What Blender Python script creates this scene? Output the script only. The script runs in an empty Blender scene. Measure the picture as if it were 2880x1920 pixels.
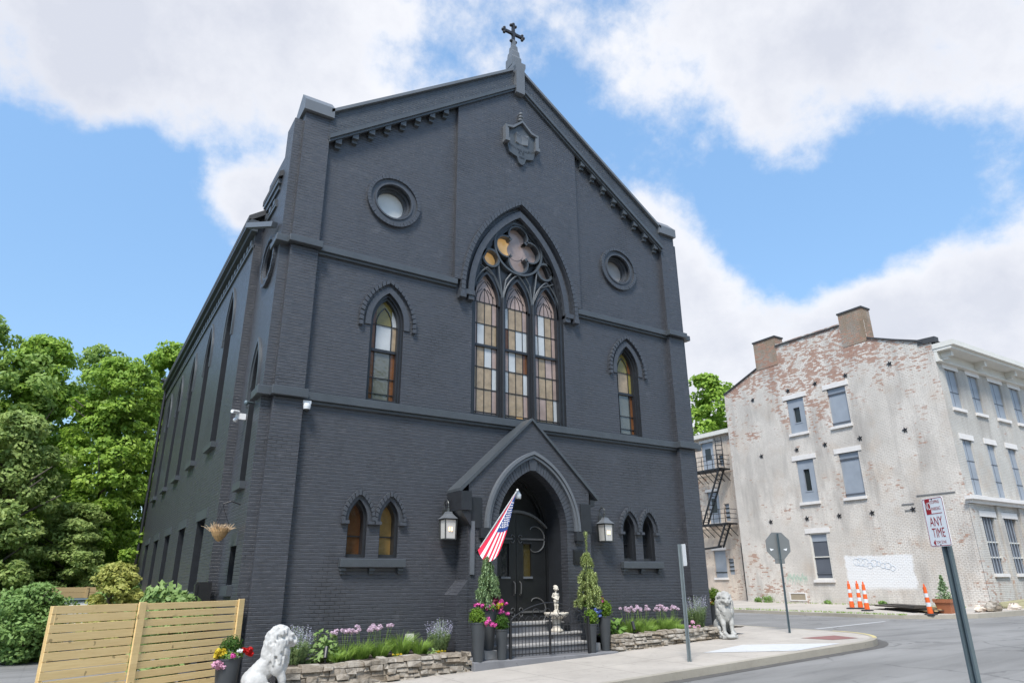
import bpy, bmesh, math, random
import numpy as np
from mathutils import Vector, Matrix
from mathutils.geometry import tessellate_polygon
R = math.radians
C = bpy.context.scene.collection
random.seed(7)
ORG = {}

# ------------------------------------------------------------------ helpers
class MB:
    """collects geometry for ONE mesh object"""
    def __init__(s): s.v = []; s.f = []; s.m = []
    def add(s, vs, fs, mi=0):
        o = len(s.v); s.v += [tuple(p) for p in vs]
        for f in fs: s.f.append(tuple(i + o for i in f)); s.m.append(mi)
        return s
    def box(s, x0, x1, y0, y1, z0, z1, mi=0, M=None):
        vs = [(x, y, z) for z in (z0, z1) for y in (y0, y1) for x in (x0, x1)]
        if M: vs = [M @ Vector(p) for p in vs]
        return s.add(vs, [(0,2,3,1),(4,5,7,6),(0,1,5,4),(2,6,7,3),(0,4,6,2),(1,3,7,5)], mi)
    def bar(s, a, b, w, h, mi=0, up=(0,0,1)):
        a = Vector(a); b = Vector(b); d = (b-a).normalized(); u = Vector(up)
        if abs(d.dot(u)) > .98: u = Vector((1,0,0))
        r = d.cross(u).normalized(); u = r.cross(d).normalized()
        vs = [p + r*sx*w/2 + u*sz*h/2 for p in (a, b) for sz in (-1,1) for sx in (-1,1)]
        return s.add(vs, [(0,1,3,2),(4,6,7,5),(0,4,5,1),(2,3,7,6),(0,2,6,4),(1,5,7,3)], mi)
    def tube(s, pts, r, n=8, mi=0, cap=True):
        pts = [Vector(p) for p in pts]; k = len(pts)
        rs = r if isinstance(r, (list, tuple)) else [r]*k
        vs = []; prev = None
        for i, p in enumerate(pts):
            d = (pts[min(i+1,k-1)] - pts[max(i-1,0)]).normalized()
            if prev is None:
                u = Vector((0,0,1)) if abs(d.z) < .9 else Vector((1,0,0))
            else: u = prev
            a = d.cross(u).normalized(); b = a.cross(d).normalized(); prev = b
            for j in range(n):
                t = 2*math.pi*j/n
                vs.append(p + (a*math.cos(t) + b*math.sin(t))*rs[i])
        fs = [(i*n+j, i*n+(j+1)%n, (i+1)*n+(j+1)%n, (i+1)*n+j) for i in range(k-1) for j in range(n)]
        if cap: fs += [tuple(range(n-1,-1,-1)), tuple(range((k-1)*n, k*n))]
        return s.add(vs, fs, mi)
    def lathe(s, prof, cx=0, cy=0, n=24, mi=0, cap=True):
        vs = [(cx+r*math.cos(2*math.pi*j/n), cy+r*math.sin(2*math.pi*j/n), z) for r, z in prof for j in range(n)]
        k = len(prof)
        fs = [(i*n+j, i*n+(j+1)%n, (i+1)*n+(j+1)%n, (i+1)*n+j) for i in range(k-1) for j in range(n)]
        if cap: fs += [tuple(range(n-1,-1,-1)), tuple(range((k-1)*n, k*n))]
        return s.add(vs, fs, mi)
    def ell(s, c, r, M=None, n=10, mi=0):
        vs = []; fs = []; k = n
        for i in range(n+1):
            ph = math.pi*i/n
            for j in range(2*k):
                t = math.pi*j/k
                p = Vector((r[0]*math.sin(ph)*math.cos(t), r[1]*math.sin(ph)*math.sin(t), r[2]*math.cos(ph)))
                if M: p = M @ p
                vs.append(p + Vector(c))
        for i in range(n):
            for j in range(2*k):
                fs.append((i*2*k+j, (i+1)*2*k+j, (i+1)*2*k+(j+1)%(2*k), i*2*k+(j+1)%(2*k)))
        return s.add(vs, fs, mi)
    def face(s, outer, holes, T, d, mi=0):
        polys = [[Vector((u, v, 0)) for u, v in pl] for pl in [outer] + list(holes)]
        tris = tessellate_polygon(polys)
        return s.add([T(p.x, p.y, d) for pl in polys for p in pl], tris, mi)
    def sides(s, poly, T, d0, d1, mi=0, closed=True):
        k = len(poly)
        vs = [T(u, v, d0) for u, v in poly] + [T(u, v, d1) for u, v in poly]
        return s.add(vs, [(i, (i+1) % k, k+(i+1) % k, k+i) for i in range(k if closed else k-1)], mi)
    def slab(s, poly, T, d0, d1, holes=(), mi=0, back=False):
        s.face(poly, holes, T, d0, mi); s.sides(poly, T, d0, d1, mi)
        for h in holes: s.sides(h, T, d0, d1, mi)
        if back: s.face(poly, holes, T, d1, mi)
        return s
    def build(s, name, mat, parent=None, base=None, smooth=False, bevel=0, label=None):
        me = bpy.data.meshes.new(name)
        o0 = Vector(ORG[parent.name]) if parent else Vector(base or (0,0,0))
        me.from_pydata([(p[0]-o0.x, p[1]-o0.y, p[2]-o0.z) for p in s.v], [], s.f)
        for m in (mat if isinstance(mat, (list, tuple)) else [mat]): me.materials.append(m)
        me.polygons.foreach_set('material_index', s.m)
        if smooth: me.polygons.foreach_set('use_smooth', [True]*len(me.polygons))
        me.update()
        return link(name, me, parent, o0, bevel, label)

def link(name, me, parent, o0, bevel=0, label=None):
    o = bpy.data.objects.new(name, me); C.objects.link(o)
    if parent: o.parent = parent
    else: o.location = o0
    ORG[o.name] = tuple(o0)
    if label: o['label'] = label
    if bevel:
        b = o.modifiers.new('bevel', 'BEVEL'); b.width = bevel; b.segments = 2; b.limit_method = 'ANGLE'; b.angle_limit = R(40)
    return o

def thing(name, label, cat, loc=(0,0,0), group=None):
    o = bpy.data.objects.new(name, None); C.objects.link(o); o.location = loc; o.empty_display_size = .2
    ORG[o.name] = tuple(loc); return tag(o, label, cat, group)
def tag(o, label, cat, group=None, kind=None):
    o['label'] = label; o['category'] = cat
    if group: o['group'] = group
    if kind: o['kind'] = kind
    return o
def structure(o): o['kind'] = 'structure'; return o
def dup(root, loc=None, rz=None, label=None, sc=None):
    def rec(o, par):
        c = o.copy(); C.objects.link(c)
        if par: c.parent = par
        ORG[c.name] = ORG.get(o.name, (0,0,0))
        for ch in [x for x in bpy.data.objects if x.parent == o]: rec(ch, c)
        return c
    r = rec(root, None)
    if loc: r.location = loc; ORG[r.name] = tuple(loc)
    if rz is not None: r.rotation_euler[2] = rz
    if sc: r.scale = sc if isinstance(sc, (tuple, list)) else (sc, sc, sc)
    if label: r['label'] = label
    return r

def arch(cx, a, zs, za, n=10):
    """pointed arch, left spring -> apex -> right spring"""
    h = za - zs; Rr = (h*h + a*a)/(2*a)
    al = math.atan2(h, Rr - a)
    L = [(cx - a + Rr - Rr*math.cos(al*i/n), zs + Rr*math.sin(al*i/n)) for i in range(n+1)]
    Rt = [(2*cx - u, v) for u, v in L[:-1]][::-1]
    return L + Rt
def arch_open(cx, a, zb, zs, za, n=10):
    return [(cx-a, zb)] + arch(cx, a, zs, za, n) + [(cx+a, zb)]
def circ(cx, cz, r, n=32): return [(cx + r*math.cos(2*math.pi*i/n), cz + r*math.sin(2*math.pi*i/n)) for i in range(n)]
def archring(mb, T, cx, ao, ai, zs, zao, zai, d0, d1, n=12, drop=0, mi=0):
    o = arch(cx, ao, zs, zao, n); i = arch(cx, ai, zs, zai, n)
    if drop: o = [(cx-ao, zs-drop)] + o + [(cx+ao, zs-drop)]; i = [(cx-ai, zs-drop)] + i + [(cx+ai, zs-drop)]
    k = len(o)
    for j in range(k-1):
        q = [o[j], o[j+1], i[j+1], i[j]]
        mb.face(q, (), T, d0, mi)
    mb.sides(o, T, d0, d1, mi, False); mb.sides(i, T, d0, d1, mi, False)
    mb.sides([o[0], i[0]], T, d0, d1, mi, False); mb.sides([o[-1], i[-1]], T, d0, d1, mi, False)
def resample(pts, n):
    P = [Vector(p) for p in pts]; L = [0]
    for a, b in zip(P, P[1:]): L.append(L[-1] + (b-a).length)
    out = []
    for i in range(n+1):
        t = L[-1]*i/n; k = 0
        while k < len(L)-2 and L[k+1] < t: k += 1
        f = (t - L[k])/max(1e-9, L[k+1]-L[k]); out.append(P[k].lerp(P[k+1], f))
    return out
def voussoirs(mb, T, cx, ao, ai, zs, zao, zai, d0, d1, n, gap=.16, drop=0, jit=.008, mi=0):
    o = arch(cx, ao, zs, zao, 24); i = arch(cx, ai, zs, zai, 24)
    if drop: o = [(cx-ao, zs-drop)] + o + [(cx+ao, zs-drop)]; i = [(cx-ai, zs-drop)] + i + [(cx+ai, zs-drop)]
    o = resample([(u,v,0) for u,v in o], n*20); i = resample([(u,v,0) for u,v in i], n*20)
    g = max(1, int(gap*20))
    for k in range(n):
        a, b = k*20, k*20+20-g
        q = [(o[a].x,o[a].y),(o[b].x,o[b].y),(i[b].x,i[b].y),(i[a].x,i[a].y)]
        mb.slab(q, T, d0 + random.uniform(-jit, jit), d1, mi=mi)
def ringd(mb, T, cx, cz, ro, ri, d0, d1, n=36, mi=0):
    o = circ(cx, cz, ro, n); i = circ(cx, cz, ri, n)
    for j in range(n):
        q = [o[j], o[(j+1)%n], i[(j+1)%n], i[j]]; mb.face(q, (), T, d0, mi)
    mb.sides(o, T, d0, d1, mi); mb.sides(i, T, d0, d1, mi)

def text_into(mb, s, size, T, cx, cy, d, mi=0, wscale=1, align='CENTER', bend=None):
    cu = bpy.data.curves.new('letters', 'FONT'); cu.body = s; cu.size = size; cu.align_x = align; cu.align_y = 'CENTER'; cu.resolution_u = 3
    to = bpy.data.objects.new('letters', cu); C.objects.link(to)
    me = bpy.data.meshes.new_from_object(to)
    def mp(v):
        x = v.co.x*wscale; y = v.co.y
        if bend: y += bend*x*x
        return T(cx + x, cy + y, d)
    mb.add([mp(v) for v in me.vertices], [tuple(p.vertices) for p in me.polygons], mi)
    bpy.data.objects.remove(to); bpy.data.curves.remove(cu); bpy.data.meshes.remove(me)

FRONT = lambda u, v, d: (u, d, v)                     # facade, d inward
# ------------------------------------------------------------------ materials
class NT:
    def __init__(s, name):
        s.mat = bpy.data.materials.new(name); s.mat.use_nodes = True
        s.t = s.mat.node_tree; s.n = s.t.nodes; s.b = s.n['Principled BSDF']
    def node(s, typ, **k):
        nd = s.n.new(typ)
        for a, v in k.items():
            if a.startswith('i_'):
                key = a[2:]; key = int(key) if key.isdigit() else key.replace('_', ' ')
                s.set(nd.inputs[key], v)
            else: setattr(nd, a, v)
        return nd
    def set(s, inp, v):
        if isinstance(v, bpy.types.NodeSocket): s.t.links.new(v, inp)
        else: inp.default_value = v
    def math(s, op, a, b=0.0, c=0.0, clamp=False):
        nd = s.n.new('ShaderNodeMath'); nd.operation = op; nd.use_clamp = clamp
        for i, v in enumerate((a, b, c)): s.set(nd.inputs[i], v)
        return nd.outputs[0]
    def mix(s, f, a, b, mode='MIX'):
        nd = s.n.new('ShaderNodeMix'); nd.data_type = 'RGBA'; nd.blend_type = mode; nd.clamp_factor = True
        s.set(nd.inputs[0], f)
        for i, v in ((6, a), (7, b)):
            s.set(nd.inputs[i], v if isinstance(v, bpy.types.NodeSocket) else (*v[:3], 1))
        return nd.outputs[2]
    def noise(s, vec, scale, detail=4, rough=.55):
        nd = s.node('ShaderNodeTexNoise'); nd.inputs['Scale'].default_value = scale
        nd.inputs['Detail'].default_value = detail; nd.inputs['Roughness'].default_value = rough
        if vec is not None: s.t.links.new(vec, nd.inputs['Vector'])
        return nd.outputs['Fac']
    def ramp(s, f, lo, hi):
        nd = s.n.new('ShaderNodeMapRange'); nd.clamp = True
        s.set(nd.inputs[0], f); nd.inputs[1].default_value = lo; nd.inputs[2].default_value = hi
        return nd.outputs[0]
    def pos(s): return s.node('ShaderNodeNewGeometry').outputs['Position']
    def scaled(s, vec, sc):
        nd = s.n.new('ShaderNodeVectorMath'); nd.operation = 'MULTIPLY'; s.t.links.new(vec, nd.inputs[0]); nd.inputs[1].default_value = sc
        return nd.outputs[0]
    def objco(s): return s.node('ShaderNodeTexCoord').outputs['Object']
    def bump(s, h, dist, strength=1.0):
        nd = s.n.new('ShaderNodeBump'); s.set(nd.inputs['Height'], h); nd.inputs['Distance'].default_value = dist; nd.inputs['Strength'].default_value = strength
        s.t.links.new(nd.outputs[0], s.b.inputs['Normal'])
    def wallco(s):
        """(horizontal run, height) of an upright wall, whichever way it faces"""
        g = s.node('ShaderNodeNewGeometry')
        p = s.node('ShaderNodeSeparateXYZ'); s.t.links.new(g.outputs['Position'], p.inputs[0])
        n = s.node('ShaderNodeSeparateXYZ'); s.t.links.new(g.outputs['True Normal'], n.inputs[0])
        f = s.math('GREATER_THAN', s.math('ABSOLUTE', n.outputs[0]), .7)
        u = s.math('ADD', s.math('MULTIPLY', p.outputs[1], f), s.math('MULTIPLY', p.outputs[0], s.math('SUBTRACT', 1.0, f)))
        c = s.node('ShaderNodeCombineXYZ'); s.set(c.inputs[0], u); s.set(c.inputs[1], p.outputs[2])
        return c.outputs[0], p, g.outputs['Position']
    def fin(s, col=None, rough=None, spec=None, metal=None):
        if col is not None: s.set(s.b.inputs['Base Color'], col if isinstance(col, bpy.types.NodeSocket) else (*col[:3], 1))
        if rough is not None: s.set(s.b.inputs['Roughness'], rough)
        if spec is not None: s.set(s.b.inputs['Specular IOR Level'], spec)
        if metal is not None: s.set(s.b.inputs['Metallic'], metal)
        return s.mat

def plain(name, col, rough=.6, metal=0.0, var=.18, scale=6, bumpd=0.0, spec=.5):
    t = NT(name); p = t.objco(); f = t.noise(p, scale, 5)
    c = t.mix(f, [x*(1-var) for x in col], [x*(1+var) for x in col])
    if bumpd: t.bump(t.noise(p, scale*6, 4), bumpd)
    return t.fin(c, rough, spec, metal)

def brickpaint(name, base, mort=.82, bumpd=.012):
    t = NT(name); uv, p, P = t.wallco()
    wob = t.n.new('ShaderNodeVectorMath'); wob.operation = 'ADD'; t.t.links.new(uv, wob.inputs[0])
    w = t.node('ShaderNodeTexNoise'); t.t.links.new(P, w.inputs['Vector']); w.inputs['Scale'].default_value = 2.2; w.inputs['Detail'].default_value = 3
    ws = t.scaled(w.outputs['Color'], (.02, .012, 0)); t.t.links.new(ws, wob.inputs[1])
    br = t.node('ShaderNodeTexBrick'); t.t.links.new(wob.outputs[0], br.inputs['Vector'])
    for k, v in (('Scale',1),('Mortar Size',.0085),('Mortar Smooth',.6),('Bias',0),('Brick Width',.215),('Row Height',.0762)): br.inputs[k].default_value = v
    br.inputs['Color1'].default_value = (0,0,0,1); br.inputs['Color2'].default_value = (1,1,1,1); br.inputs['Mortar'].default_value = (.5,.5,.5,1)
    big = t.noise(P, .55, 5, .6); mid = t.noise(t.scaled(P, (1,1,2.5)), 5, 5, .65); fine = t.noise(P, 38, 3)
    worn = t.ramp(big, .52, .66)                       # patches where the joints stand open
    zz = t.n.new('ShaderNodeSeparateXYZ'); t.t.links.new(wob.outputs[0], zz.inputs[0])
    row = t.math('ABSOLUTE', t.math('SUBTRACT', t.math('FRACT', t.math('DIVIDE', zz.outputs[1], .0762)), .5))
    row = t.math('MULTIPLY', t.ramp(row, .36, .47), t.ramp(t.noise(t.scaled(P, (1.6,1.6,3)), 2.6, 4, .7), .36, .62))
    sep = t.math('MAXIMUM', row, t.math('MULTIPLY', br.outputs['Fac'], t.math('MULTIPLY_ADD', worn, .75, .22)))
    c = t.mix(t.ramp(mid, .3, .72), [x*.82 for x in base], [x*1.2 for x in base])
    c = t.mix(t.math('MULTIPLY', br.outputs['Color'], .22), c, [x*1.35 for x in base])
    c = t.mix(t.math('MULTIPLY', sep, t.math('MULTIPLY_ADD', worn, .5, .22)), c, [x*.4 for x in base])
    c = t.mix(t.math('MULTIPLY', t.ramp(t.noise(P, 1.7, 6, .7), .60, .74), .5), c, (base[0]*2.3, base[1]*2.2, base[2]*2.1))
    c = t.mix(t.math('MULTIPLY', t.ramp(t.noise(t.scaled(P, (1,1,.16)), 1.5, 6, .7), .54, .7), .4), c, [x*.55 for x in base])
    c = t.mix(t.math('MULTIPLY', t.ramp(t.noise(P, 21, 3, .6), .70, .76), .5), c, (.13,.135,.145))
    h = t.math('SUBTRACT', t.math('MULTIPLY', mid, .5), t.math('MULTIPLY', sep, t.math('MULTIPLY_ADD', worn, .9, .55)))
    h = t.math('ADD', h, t.math('MULTIPLY', t.math('ADD', br.outputs['Color'], t.math('MULTIPLY', fine, .5)), .22))
    t.bump(h, bumpd)
    return t.fin(c, t.math('MULTIPLY_ADD', mid, .3, .27), .6)

M = {}
M['brick'] = brickpaint('charcoal painted brick', (.045,.0475,.0555), bumpd=.018)
M['brick_band'] = brickpaint('charcoal painted brick band', (.040,.045,.053), bumpd=.018)
M['trim'] = plain('charcoal painted stone trim', (.058,.066,.074), .4, var=.25, scale=3, bumpd=.004)
M['hood'] = plain('charcoal painted hood brick', (.052,.057,.067), .42, var=.3, scale=9, bumpd=.006)
M['frame'] = plain('near black frame paint and reveal shade', (.022,.024,.028), .35, var=.3)  # real frame paint, also put on window and porch reveals as their shade
M['black'] = plain('black door paint', (.012,.013,.014), .35, var=.4, scale=3)
M['iron'] = plain('black iron', (.015,.015,.017), .45, var=.3)
M['ironlight'] = plain('worn grey iron', (.09,.09,.09), .4, var=.3)
M['roof'] = plain('dark roof shingles', (.045,.047,.052), .8, var=.3, scale=4, bumpd=.01)
M['capstone'] = plain('grey painted cap', (.115,.125,.138), .45, var=.2, scale=2)
def glassy(name, col, rough=.12, var=.25, scale=1.5, emit=0, spec=.5):
    t = NT(name); f = t.noise(t.pos(), scale, 4, .6)
    c = t.mix(t.ramp(f, .3, .7), [x*(1-var) for x in col], [min(1, x*(1+var)) for x in col])
    t.bump(t.noise(t.pos(), 9, 2), .004)
    if emit:
        t.set(t.b.inputs['Emission Color'], c); t.b.inputs['Emission Strength'].default_value = emit
    return t.fin(c, rough, spec)
M['g_pink'] = glassy('dusty pink glass', (.30,.23,.205))
M['g_tan'] = glassy('tan glass', (.285,.22,.145), scale=4)
M['g_amber'] = glassy('amber glass', (.27,.17,.06), scale=3)
M['g_brown'] = glassy('brown glass', (.13,.055,.022), scale=3)
M['g_white'] = glassy('milk white glass', (.42,.44,.45), var=.1)
M['g_glow'] = glassy('lit amber glass', (.6,.36,.14), emit=.22)
M['g_dark'] = glassy('dark window glass', (.02,.022,.025), .04)
M['g_mirror'] = glassy('grey reflecting glass', (.1,.105,.09), .03, spec=1.0)
M['g_dim'] = glassy('dim amber door glass', (.06,.045,.015), .1)
M['g_olive'] = glassy('olive glass', (.19,.16,.05))

def concrete(name, col, joints=0, var=.12):
    t = NT(name); P = t.pos(); a = t.noise(P, .6, 5, .6); b = t.noise(P, 6, 5, .65); c3 = t.noise(P, 60, 2)
    c = t.mix(t.ramp(a, .3, .7), [x*(1-var) for x in col], [x*(1+var) for x in col])
    c = t.mix(t.math('MULTIPLY', t.ramp(b, .5, .75), .3), c, [x*.66 for x in col])
    c = t.mix(t.math('MULTIPLY', t.ramp(c3, .55, .7), .2), c, [x*.55 for x in col])
    c = t.mix(t.math('MULTIPLY', t.ramp(t.noise(P, 1.7, 5, .7), .56, .68), .35), c, [x*.6 for x in col])
    c = t.mix(t.math('MULTIPLY', t.ramp(t.noise(P, 9, 2, .5), .70, .74), .6), c, [x*.45 for x in col])
    if joints:
        br = t.node('ShaderNodeTexBrick'); t.t.links.new(P, br.inputs['Vector'])
        for k, v in (('Scale',1),('Mortar Size',.012),('Mortar Smooth',.3),('Brick Width',joints),('Row Height',joints)): br.inputs[k].default_value = v
        br.offset = 0
        c = t.mix(t.math('MULTIPLY', br.outputs['Fac'], .6), c, [x*.4 for x in col])
    t.bump(t.math('ADD', c3, b), .004)
    return t.fin(c, .85, .3)
M['walk'] = concrete('sidewalk concrete', (.40,.365,.325), 1.5)
M['kerb'] = concrete('kerb concrete', (.34,.31,.26))
M['newconc'] = concrete('new white concrete', (.50,.505,.51), var=.05)
M['step'] = concrete('grey painted step', (.19,.19,.2))
M['steptop'] = concrete('pale worn step tread', (.34,.33,.32))
M['redpad'] = concrete('red ramp pad', (.24,.12,.11))
M['yellow'] = plain('faded yellow paint', (.5,.42,.2), .8, var=.3)
def asphalt():
    t = NT('worn grey asphalt'); P = t.pos(); a = t.noise(t.scaled(P, (.35,1,1)), .5, 5, .6); b = t.noise(P, 90, 2); s = t.noise(t.scaled(P, (.25,1.6,1)), 1.2, 4)
    c = t.mix(t.ramp(a, .3, .72), (.158,.155,.15), (.25,.245,.238))
    c = t.mix(t.math('MULTIPLY', t.ramp(s, .50, .68), .55), c, (.112,.11,.107))
    c = t.mix(t.math('MULTIPLY', t.ramp(b, .5, .75), .35), c, (.33,.32,.31))
    v = t.node('ShaderNodeTexVoronoi', feature='DISTANCE_TO_EDGE'); v.inputs['Scale'].default_value = .28
    wv = t.n.new('ShaderNodeVectorMath'); wv.operation = 'ADD'; t.t.links.new(P, wv.inputs[0])
    nz = t.node('ShaderNodeTexNoise'); nz.inputs['Scale'].default_value = 1.1; nz.inputs['Detail'].default_value = 5; t.t.links.new(P, nz.inputs['Vector'])
    t.t.links.new(nz.outputs['Color'], wv.inputs[1]); t.t.links.new(wv.outputs[0], v.inputs['Vector'])
    crack = t.math('MULTIPLY', t.math('LESS_THAN', v.outputs['Distance'], .009), t.ramp(t.noise(P, .3, 3), .42, .5))
    c = t.mix(t.math('MULTIPLY', t.ramp(t.noise(P, .9, 4, .6), .66, .72), .45), c, (.075,.075,.075))
    c = t.mix(t.math('MULTIPLY', crack, .4), c, (.06,.06,.06))
    t.bump(b, .006); return t.fin(c, .85, .3)
M['asphalt'] = asphalt()
def whitewash(name, base=(.66,.615,.56), red=.5, patch=None, topz=11.2, edge=None):
    t = NT(name); uv, p, P = t.wallco()
    br = t.node('ShaderNodeTexBrick'); t.t.links.new(uv, br.inputs['Vector'])
    for k, v in (('Scale',1),('Mortar Size',.008),('Mortar Smooth',.5),('Brick Width',.22),('Row Height',.078)): br.inputs[k].default_value = v
    br.inputs['Color1'].default_value = (0,0,0,1); br.inputs['Color2'].default_value = (1,1,1,1); br.inputs['Mortar'].default_value = (.5,.5,.5,1)
    big = t.noise(P, .33, 6, .62); mid = t.noise(P, 1.6, 6, .7); st = t.noise(t.scaled(P, (1,1,.22)), 1.1, 6, .65); fine = t.noise(P, 14, 3, .6)
    c = t.mix(t.ramp(big, .32, .66), [x*.78 for x in base], [min(.8, x*1.13) for x in base])
    c = t.mix(t.math('MULTIPLY', t.ramp(fine, .42, .72), .5), c, (base[0]*.7, base[1]*.68, base[2]*.66))
    c = t.mix(t.math('MULTIPLY', t.ramp(t.noise(P, .8, 5), .52, .7), .35), c, (.5,.38,.28))    # buff stains
    c = t.mix(t.math('MULTIPLY', t.ramp(st, .47, .68), .7), c, (.33,.305,.28))     # grey weather streaks
    high = t.ramp(p.outputs[2], topz-2.2, topz+2.6)
    pk = t.noise(P, 3.4, 5, .75)
    exp = t.math('ADD', t.math('ADD', t.math('ADD', t.math('MULTIPLY', mid, .5), t.math('MULTIPLY', pk, .42)), t.math('MULTIPLY', big, .85)), t.math('MULTIPLY', high, .15))
    if edge:
        e = t.ramp(t.math('ABSOLUTE', t.math('SUBTRACT', p.outputs[1], edge)), 2.2, .2)
        exp = t.math('ADD', exp, t.math('MULTIPLY', e, .06))
    exp = t.math('ADD', exp, t.math('MULTIPLY', br.outputs['Color'], .26))
    redm = t.ramp(exp, 1.215-red*.1, 1.30-red*.1)
    rc = t.mix(br.outputs['Color'], (.25,.10,.065), (.39,.23,.165))
    c = t.mix(t.math('MULTIPLY', redm, .85), c, rc)
    c = t.mix(t.math('MULTIPLY', br.outputs['Fac'], .4), c, (.36,.31,.26))
    if patch:
        y0, y1, z0, z1 = patch
        wy = t.math('ADD', p.outputs[1], t.math('MULTIPLY', mid, .5)); wz = t.math('ADD', p.outputs[2], t.math('MULTIPLY', mid, .35))
        m = t.math('MULTIPLY', t.math('MULTIPLY', t.ramp(wy, y0+.2, y0+.32), t.ramp(wy, y1+.3, y1+.18)), t.math('MULTIPLY', t.ramp(wz, z0+.1, z0+.3), t.ramp(wz, z1+.22, z1+.14)))
        c = t.mix(t.math('MULTIPLY', m, .95), c, (.76,.755,.75))
    h = t.math('ADD', t.math('SUBTRACT', t.math('MULTIPLY', mid, .6), br.outputs['Fac']), t.math('MULTIPLY', br.outputs['Color'], .3))
    t.bump(h, .016); return t.fin(c, .88, .25)
M['wwash'] = whitewash('weathered whitewashed brick', patch=(3.6,7.2,1.25,2.85), edge=13.2)
M['wwash_front'] = whitewash('weathered cream front brick', (.56,.54,.50), .3, topz=16)
M['wwash_rear'] = whitewash('peeling rear wing brick', (.74,.62,.52), .9, topz=15)
M['rawbrick'] = whitewash('bare chimney brick', (.25,.185,.13), .6, topz=15)
M['cream'] = plain('cream painted wood', (.62,.6,.55), .6, var=.12, scale=2)
M['sillw'] = plain('white stone lintel', (.66,.63,.6), .7, var=.15, scale=4)
M['board'] = plain('grey window board', (.27,.30,.34), .55, var=.22, scale=1.6)
M['boardd'] = plain('dark grey window board', (.09,.10,.12), .55, var=.25, scale=1.6)
M['voiddark'] = plain('dark glass in board', (.025,.03,.03), .2)
M['roofgrey'] = plain('grey flat roof', (.16,.165,.17), .8, var=.2)
def wood(name, a, b):
    t = NT(name); o = t.objco(); P = t.pos()
    g = t.noise(t.scaled(o, (.9,.9,14)), 3, 5, .6); k = t.noise(t.scaled(o, (2.2,2.2,5)), 1.8, 3)
    c = t.mix(t.ramp(g, .3, .7), a, b); c = t.mix(t.math('MULTIPLY', t.ramp(k, .66, .74), .55), c, [x*.5 for x in a])
    wn_ = t.node('ShaderNodeTexWhiteNoise'); wn_.noise_dimensions = '1D'; pz = t.n.new('ShaderNodeSeparateXYZ'); t.t.links.new(P, pz.inputs[0]); t.t.links.new(t.math('FLOOR', t.math('MULTIPLY_ADD', pz.outputs[2], 7.6, .1)), wn_.inputs['W'])
    c = t.mix(t.math('MULTIPLY', wn_.outputs['Value'], .28), c, [x*.68 for x in a]); kk = t.noise(o, 7, 2, .4); c = t.mix(t.math('MULTIPLY', t.ramp(kk, .70, .74), .7), c, [x*.3 for x in a])
    return t.fin(c, .6, .3)
M['pine'] = wood('fresh pine boards', (.66,.47,.215), (.76,.565,.28))
M['pine2'] = wood('weathered pine boards', (.4,.28,.14), (.5,.36,.19))
def stone():
    t = NT('rubble limestone'); o = t.objco(); P = t.pos()
    r = t.node('ShaderNodeTexVoronoi'); r.inputs['Scale'].default_value = 2.6; t.t.links.new(t.scaled(P, (1,1,2.6)), r.inputs['Vector'])
    a = t.noise(P, 7, 6, .65); s = t.node('ShaderNodeSeparateColor'); t.t.links.new(r.outputs['Color'], s.inputs[0])
    c = t.mix(s.outputs[0], (.25,.205,.155), (.42,.385,.335)); c = t.mix(t.math('MULTIPLY', t.ramp(a, .42, .62), .65), c, (.13,.105,.08))
    t.bump(a, .03); return t.fin(c, .9, .2)
M['stone'] = stone()
M['soil'] = plain('dark garden soil', (.05,.037,.026), .95, var=.5, scale=14, bumpd=.03)
def statue(name, col):
    t = NT(name); o = t.objco(); a = t.noise(o, 5, 6, .65); b = t.noise(o, 26, 4, .6)
    c = t.mix(t.ramp(a, .35, .68), [x*.72 for x in col], [min(.85, x*1.1) for x in col])
    c = t.mix(t.math('MULTIPLY', t.ramp(b, .5, .72), .2), c, [x*.6 for x in col])
    t.bump(t.math('ADD', b, a), .007); return t.fin(c, .85, .3)
M['lionwhite'] = statue('white weathered cast stone', (.50,.495,.48))
M['liongrey'] = statue('grey cast stone', (.40,.395,.375))
M['fountain'] = statue('cream cast stone', (.6,.55,.47))
M['planter'] = plain('matt charcoal planter', (.042,.047,.052), .55, var=.2, scale=3)
M['terra'] = plain('terracotta plastic', (.36,.13,.06), .6, var=.15)
M['galv'] = plain('galvanised steel', (.21,.245,.26), .45, .55, var=.2, scale=5)
M['galvd'] = plain('weathered dull steel', (.12,.16,.18), .5, .4, var=.25, scale=5)
M['signback'] = plain('bare aluminium sign back', (.19,.20,.20), .5, .3, var=.12, scale=3)
M['signwhite'] = plain('reflective white sheeting', (.72,.74,.76), .5, var=.03)
M['signred'] = plain('sign red', (.3,.012,.02), .5, var=.08)
M['orange'] = plain('safety orange', (.75,.12,.02), .5, var=.12)
M['orange2'] = plain('faded orange', (.72,.2,.04), .5, var=.12)
M['reflw'] = plain('white reflective band', (.62,.64,.67), .4, var=.1)
M['rubber'] = plain('black rubber', (.02,.02,.022), .8)
M['lantern_metal'] = plain('dark lantern metal', (.05,.055,.055), .4, .3)
def lampglass():
    t = NT('frosted lantern glass'); t.fin((.42,.42,.41), .2)
    t.set(t.b.inputs['Emission Color'], (1,.93,.84,1)); t.b.inputs['Emission Strength'].default_value = .05; return t.mat
M['lampglass'] = lampglass()
def flame():
    t = NT('candle bulb'); t.fin((1,.7,.4), .4); t.set(t.b.inputs['Emission Color'], (1,.62,.3,1)); t.b.inputs['Emission Strength'].default_value = 1.6; return t.mat
M['bulb'] = flame()
M['whiteplastic'] = plain('white plastic', (.72,.73,.74), .4, var=.05)
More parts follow.
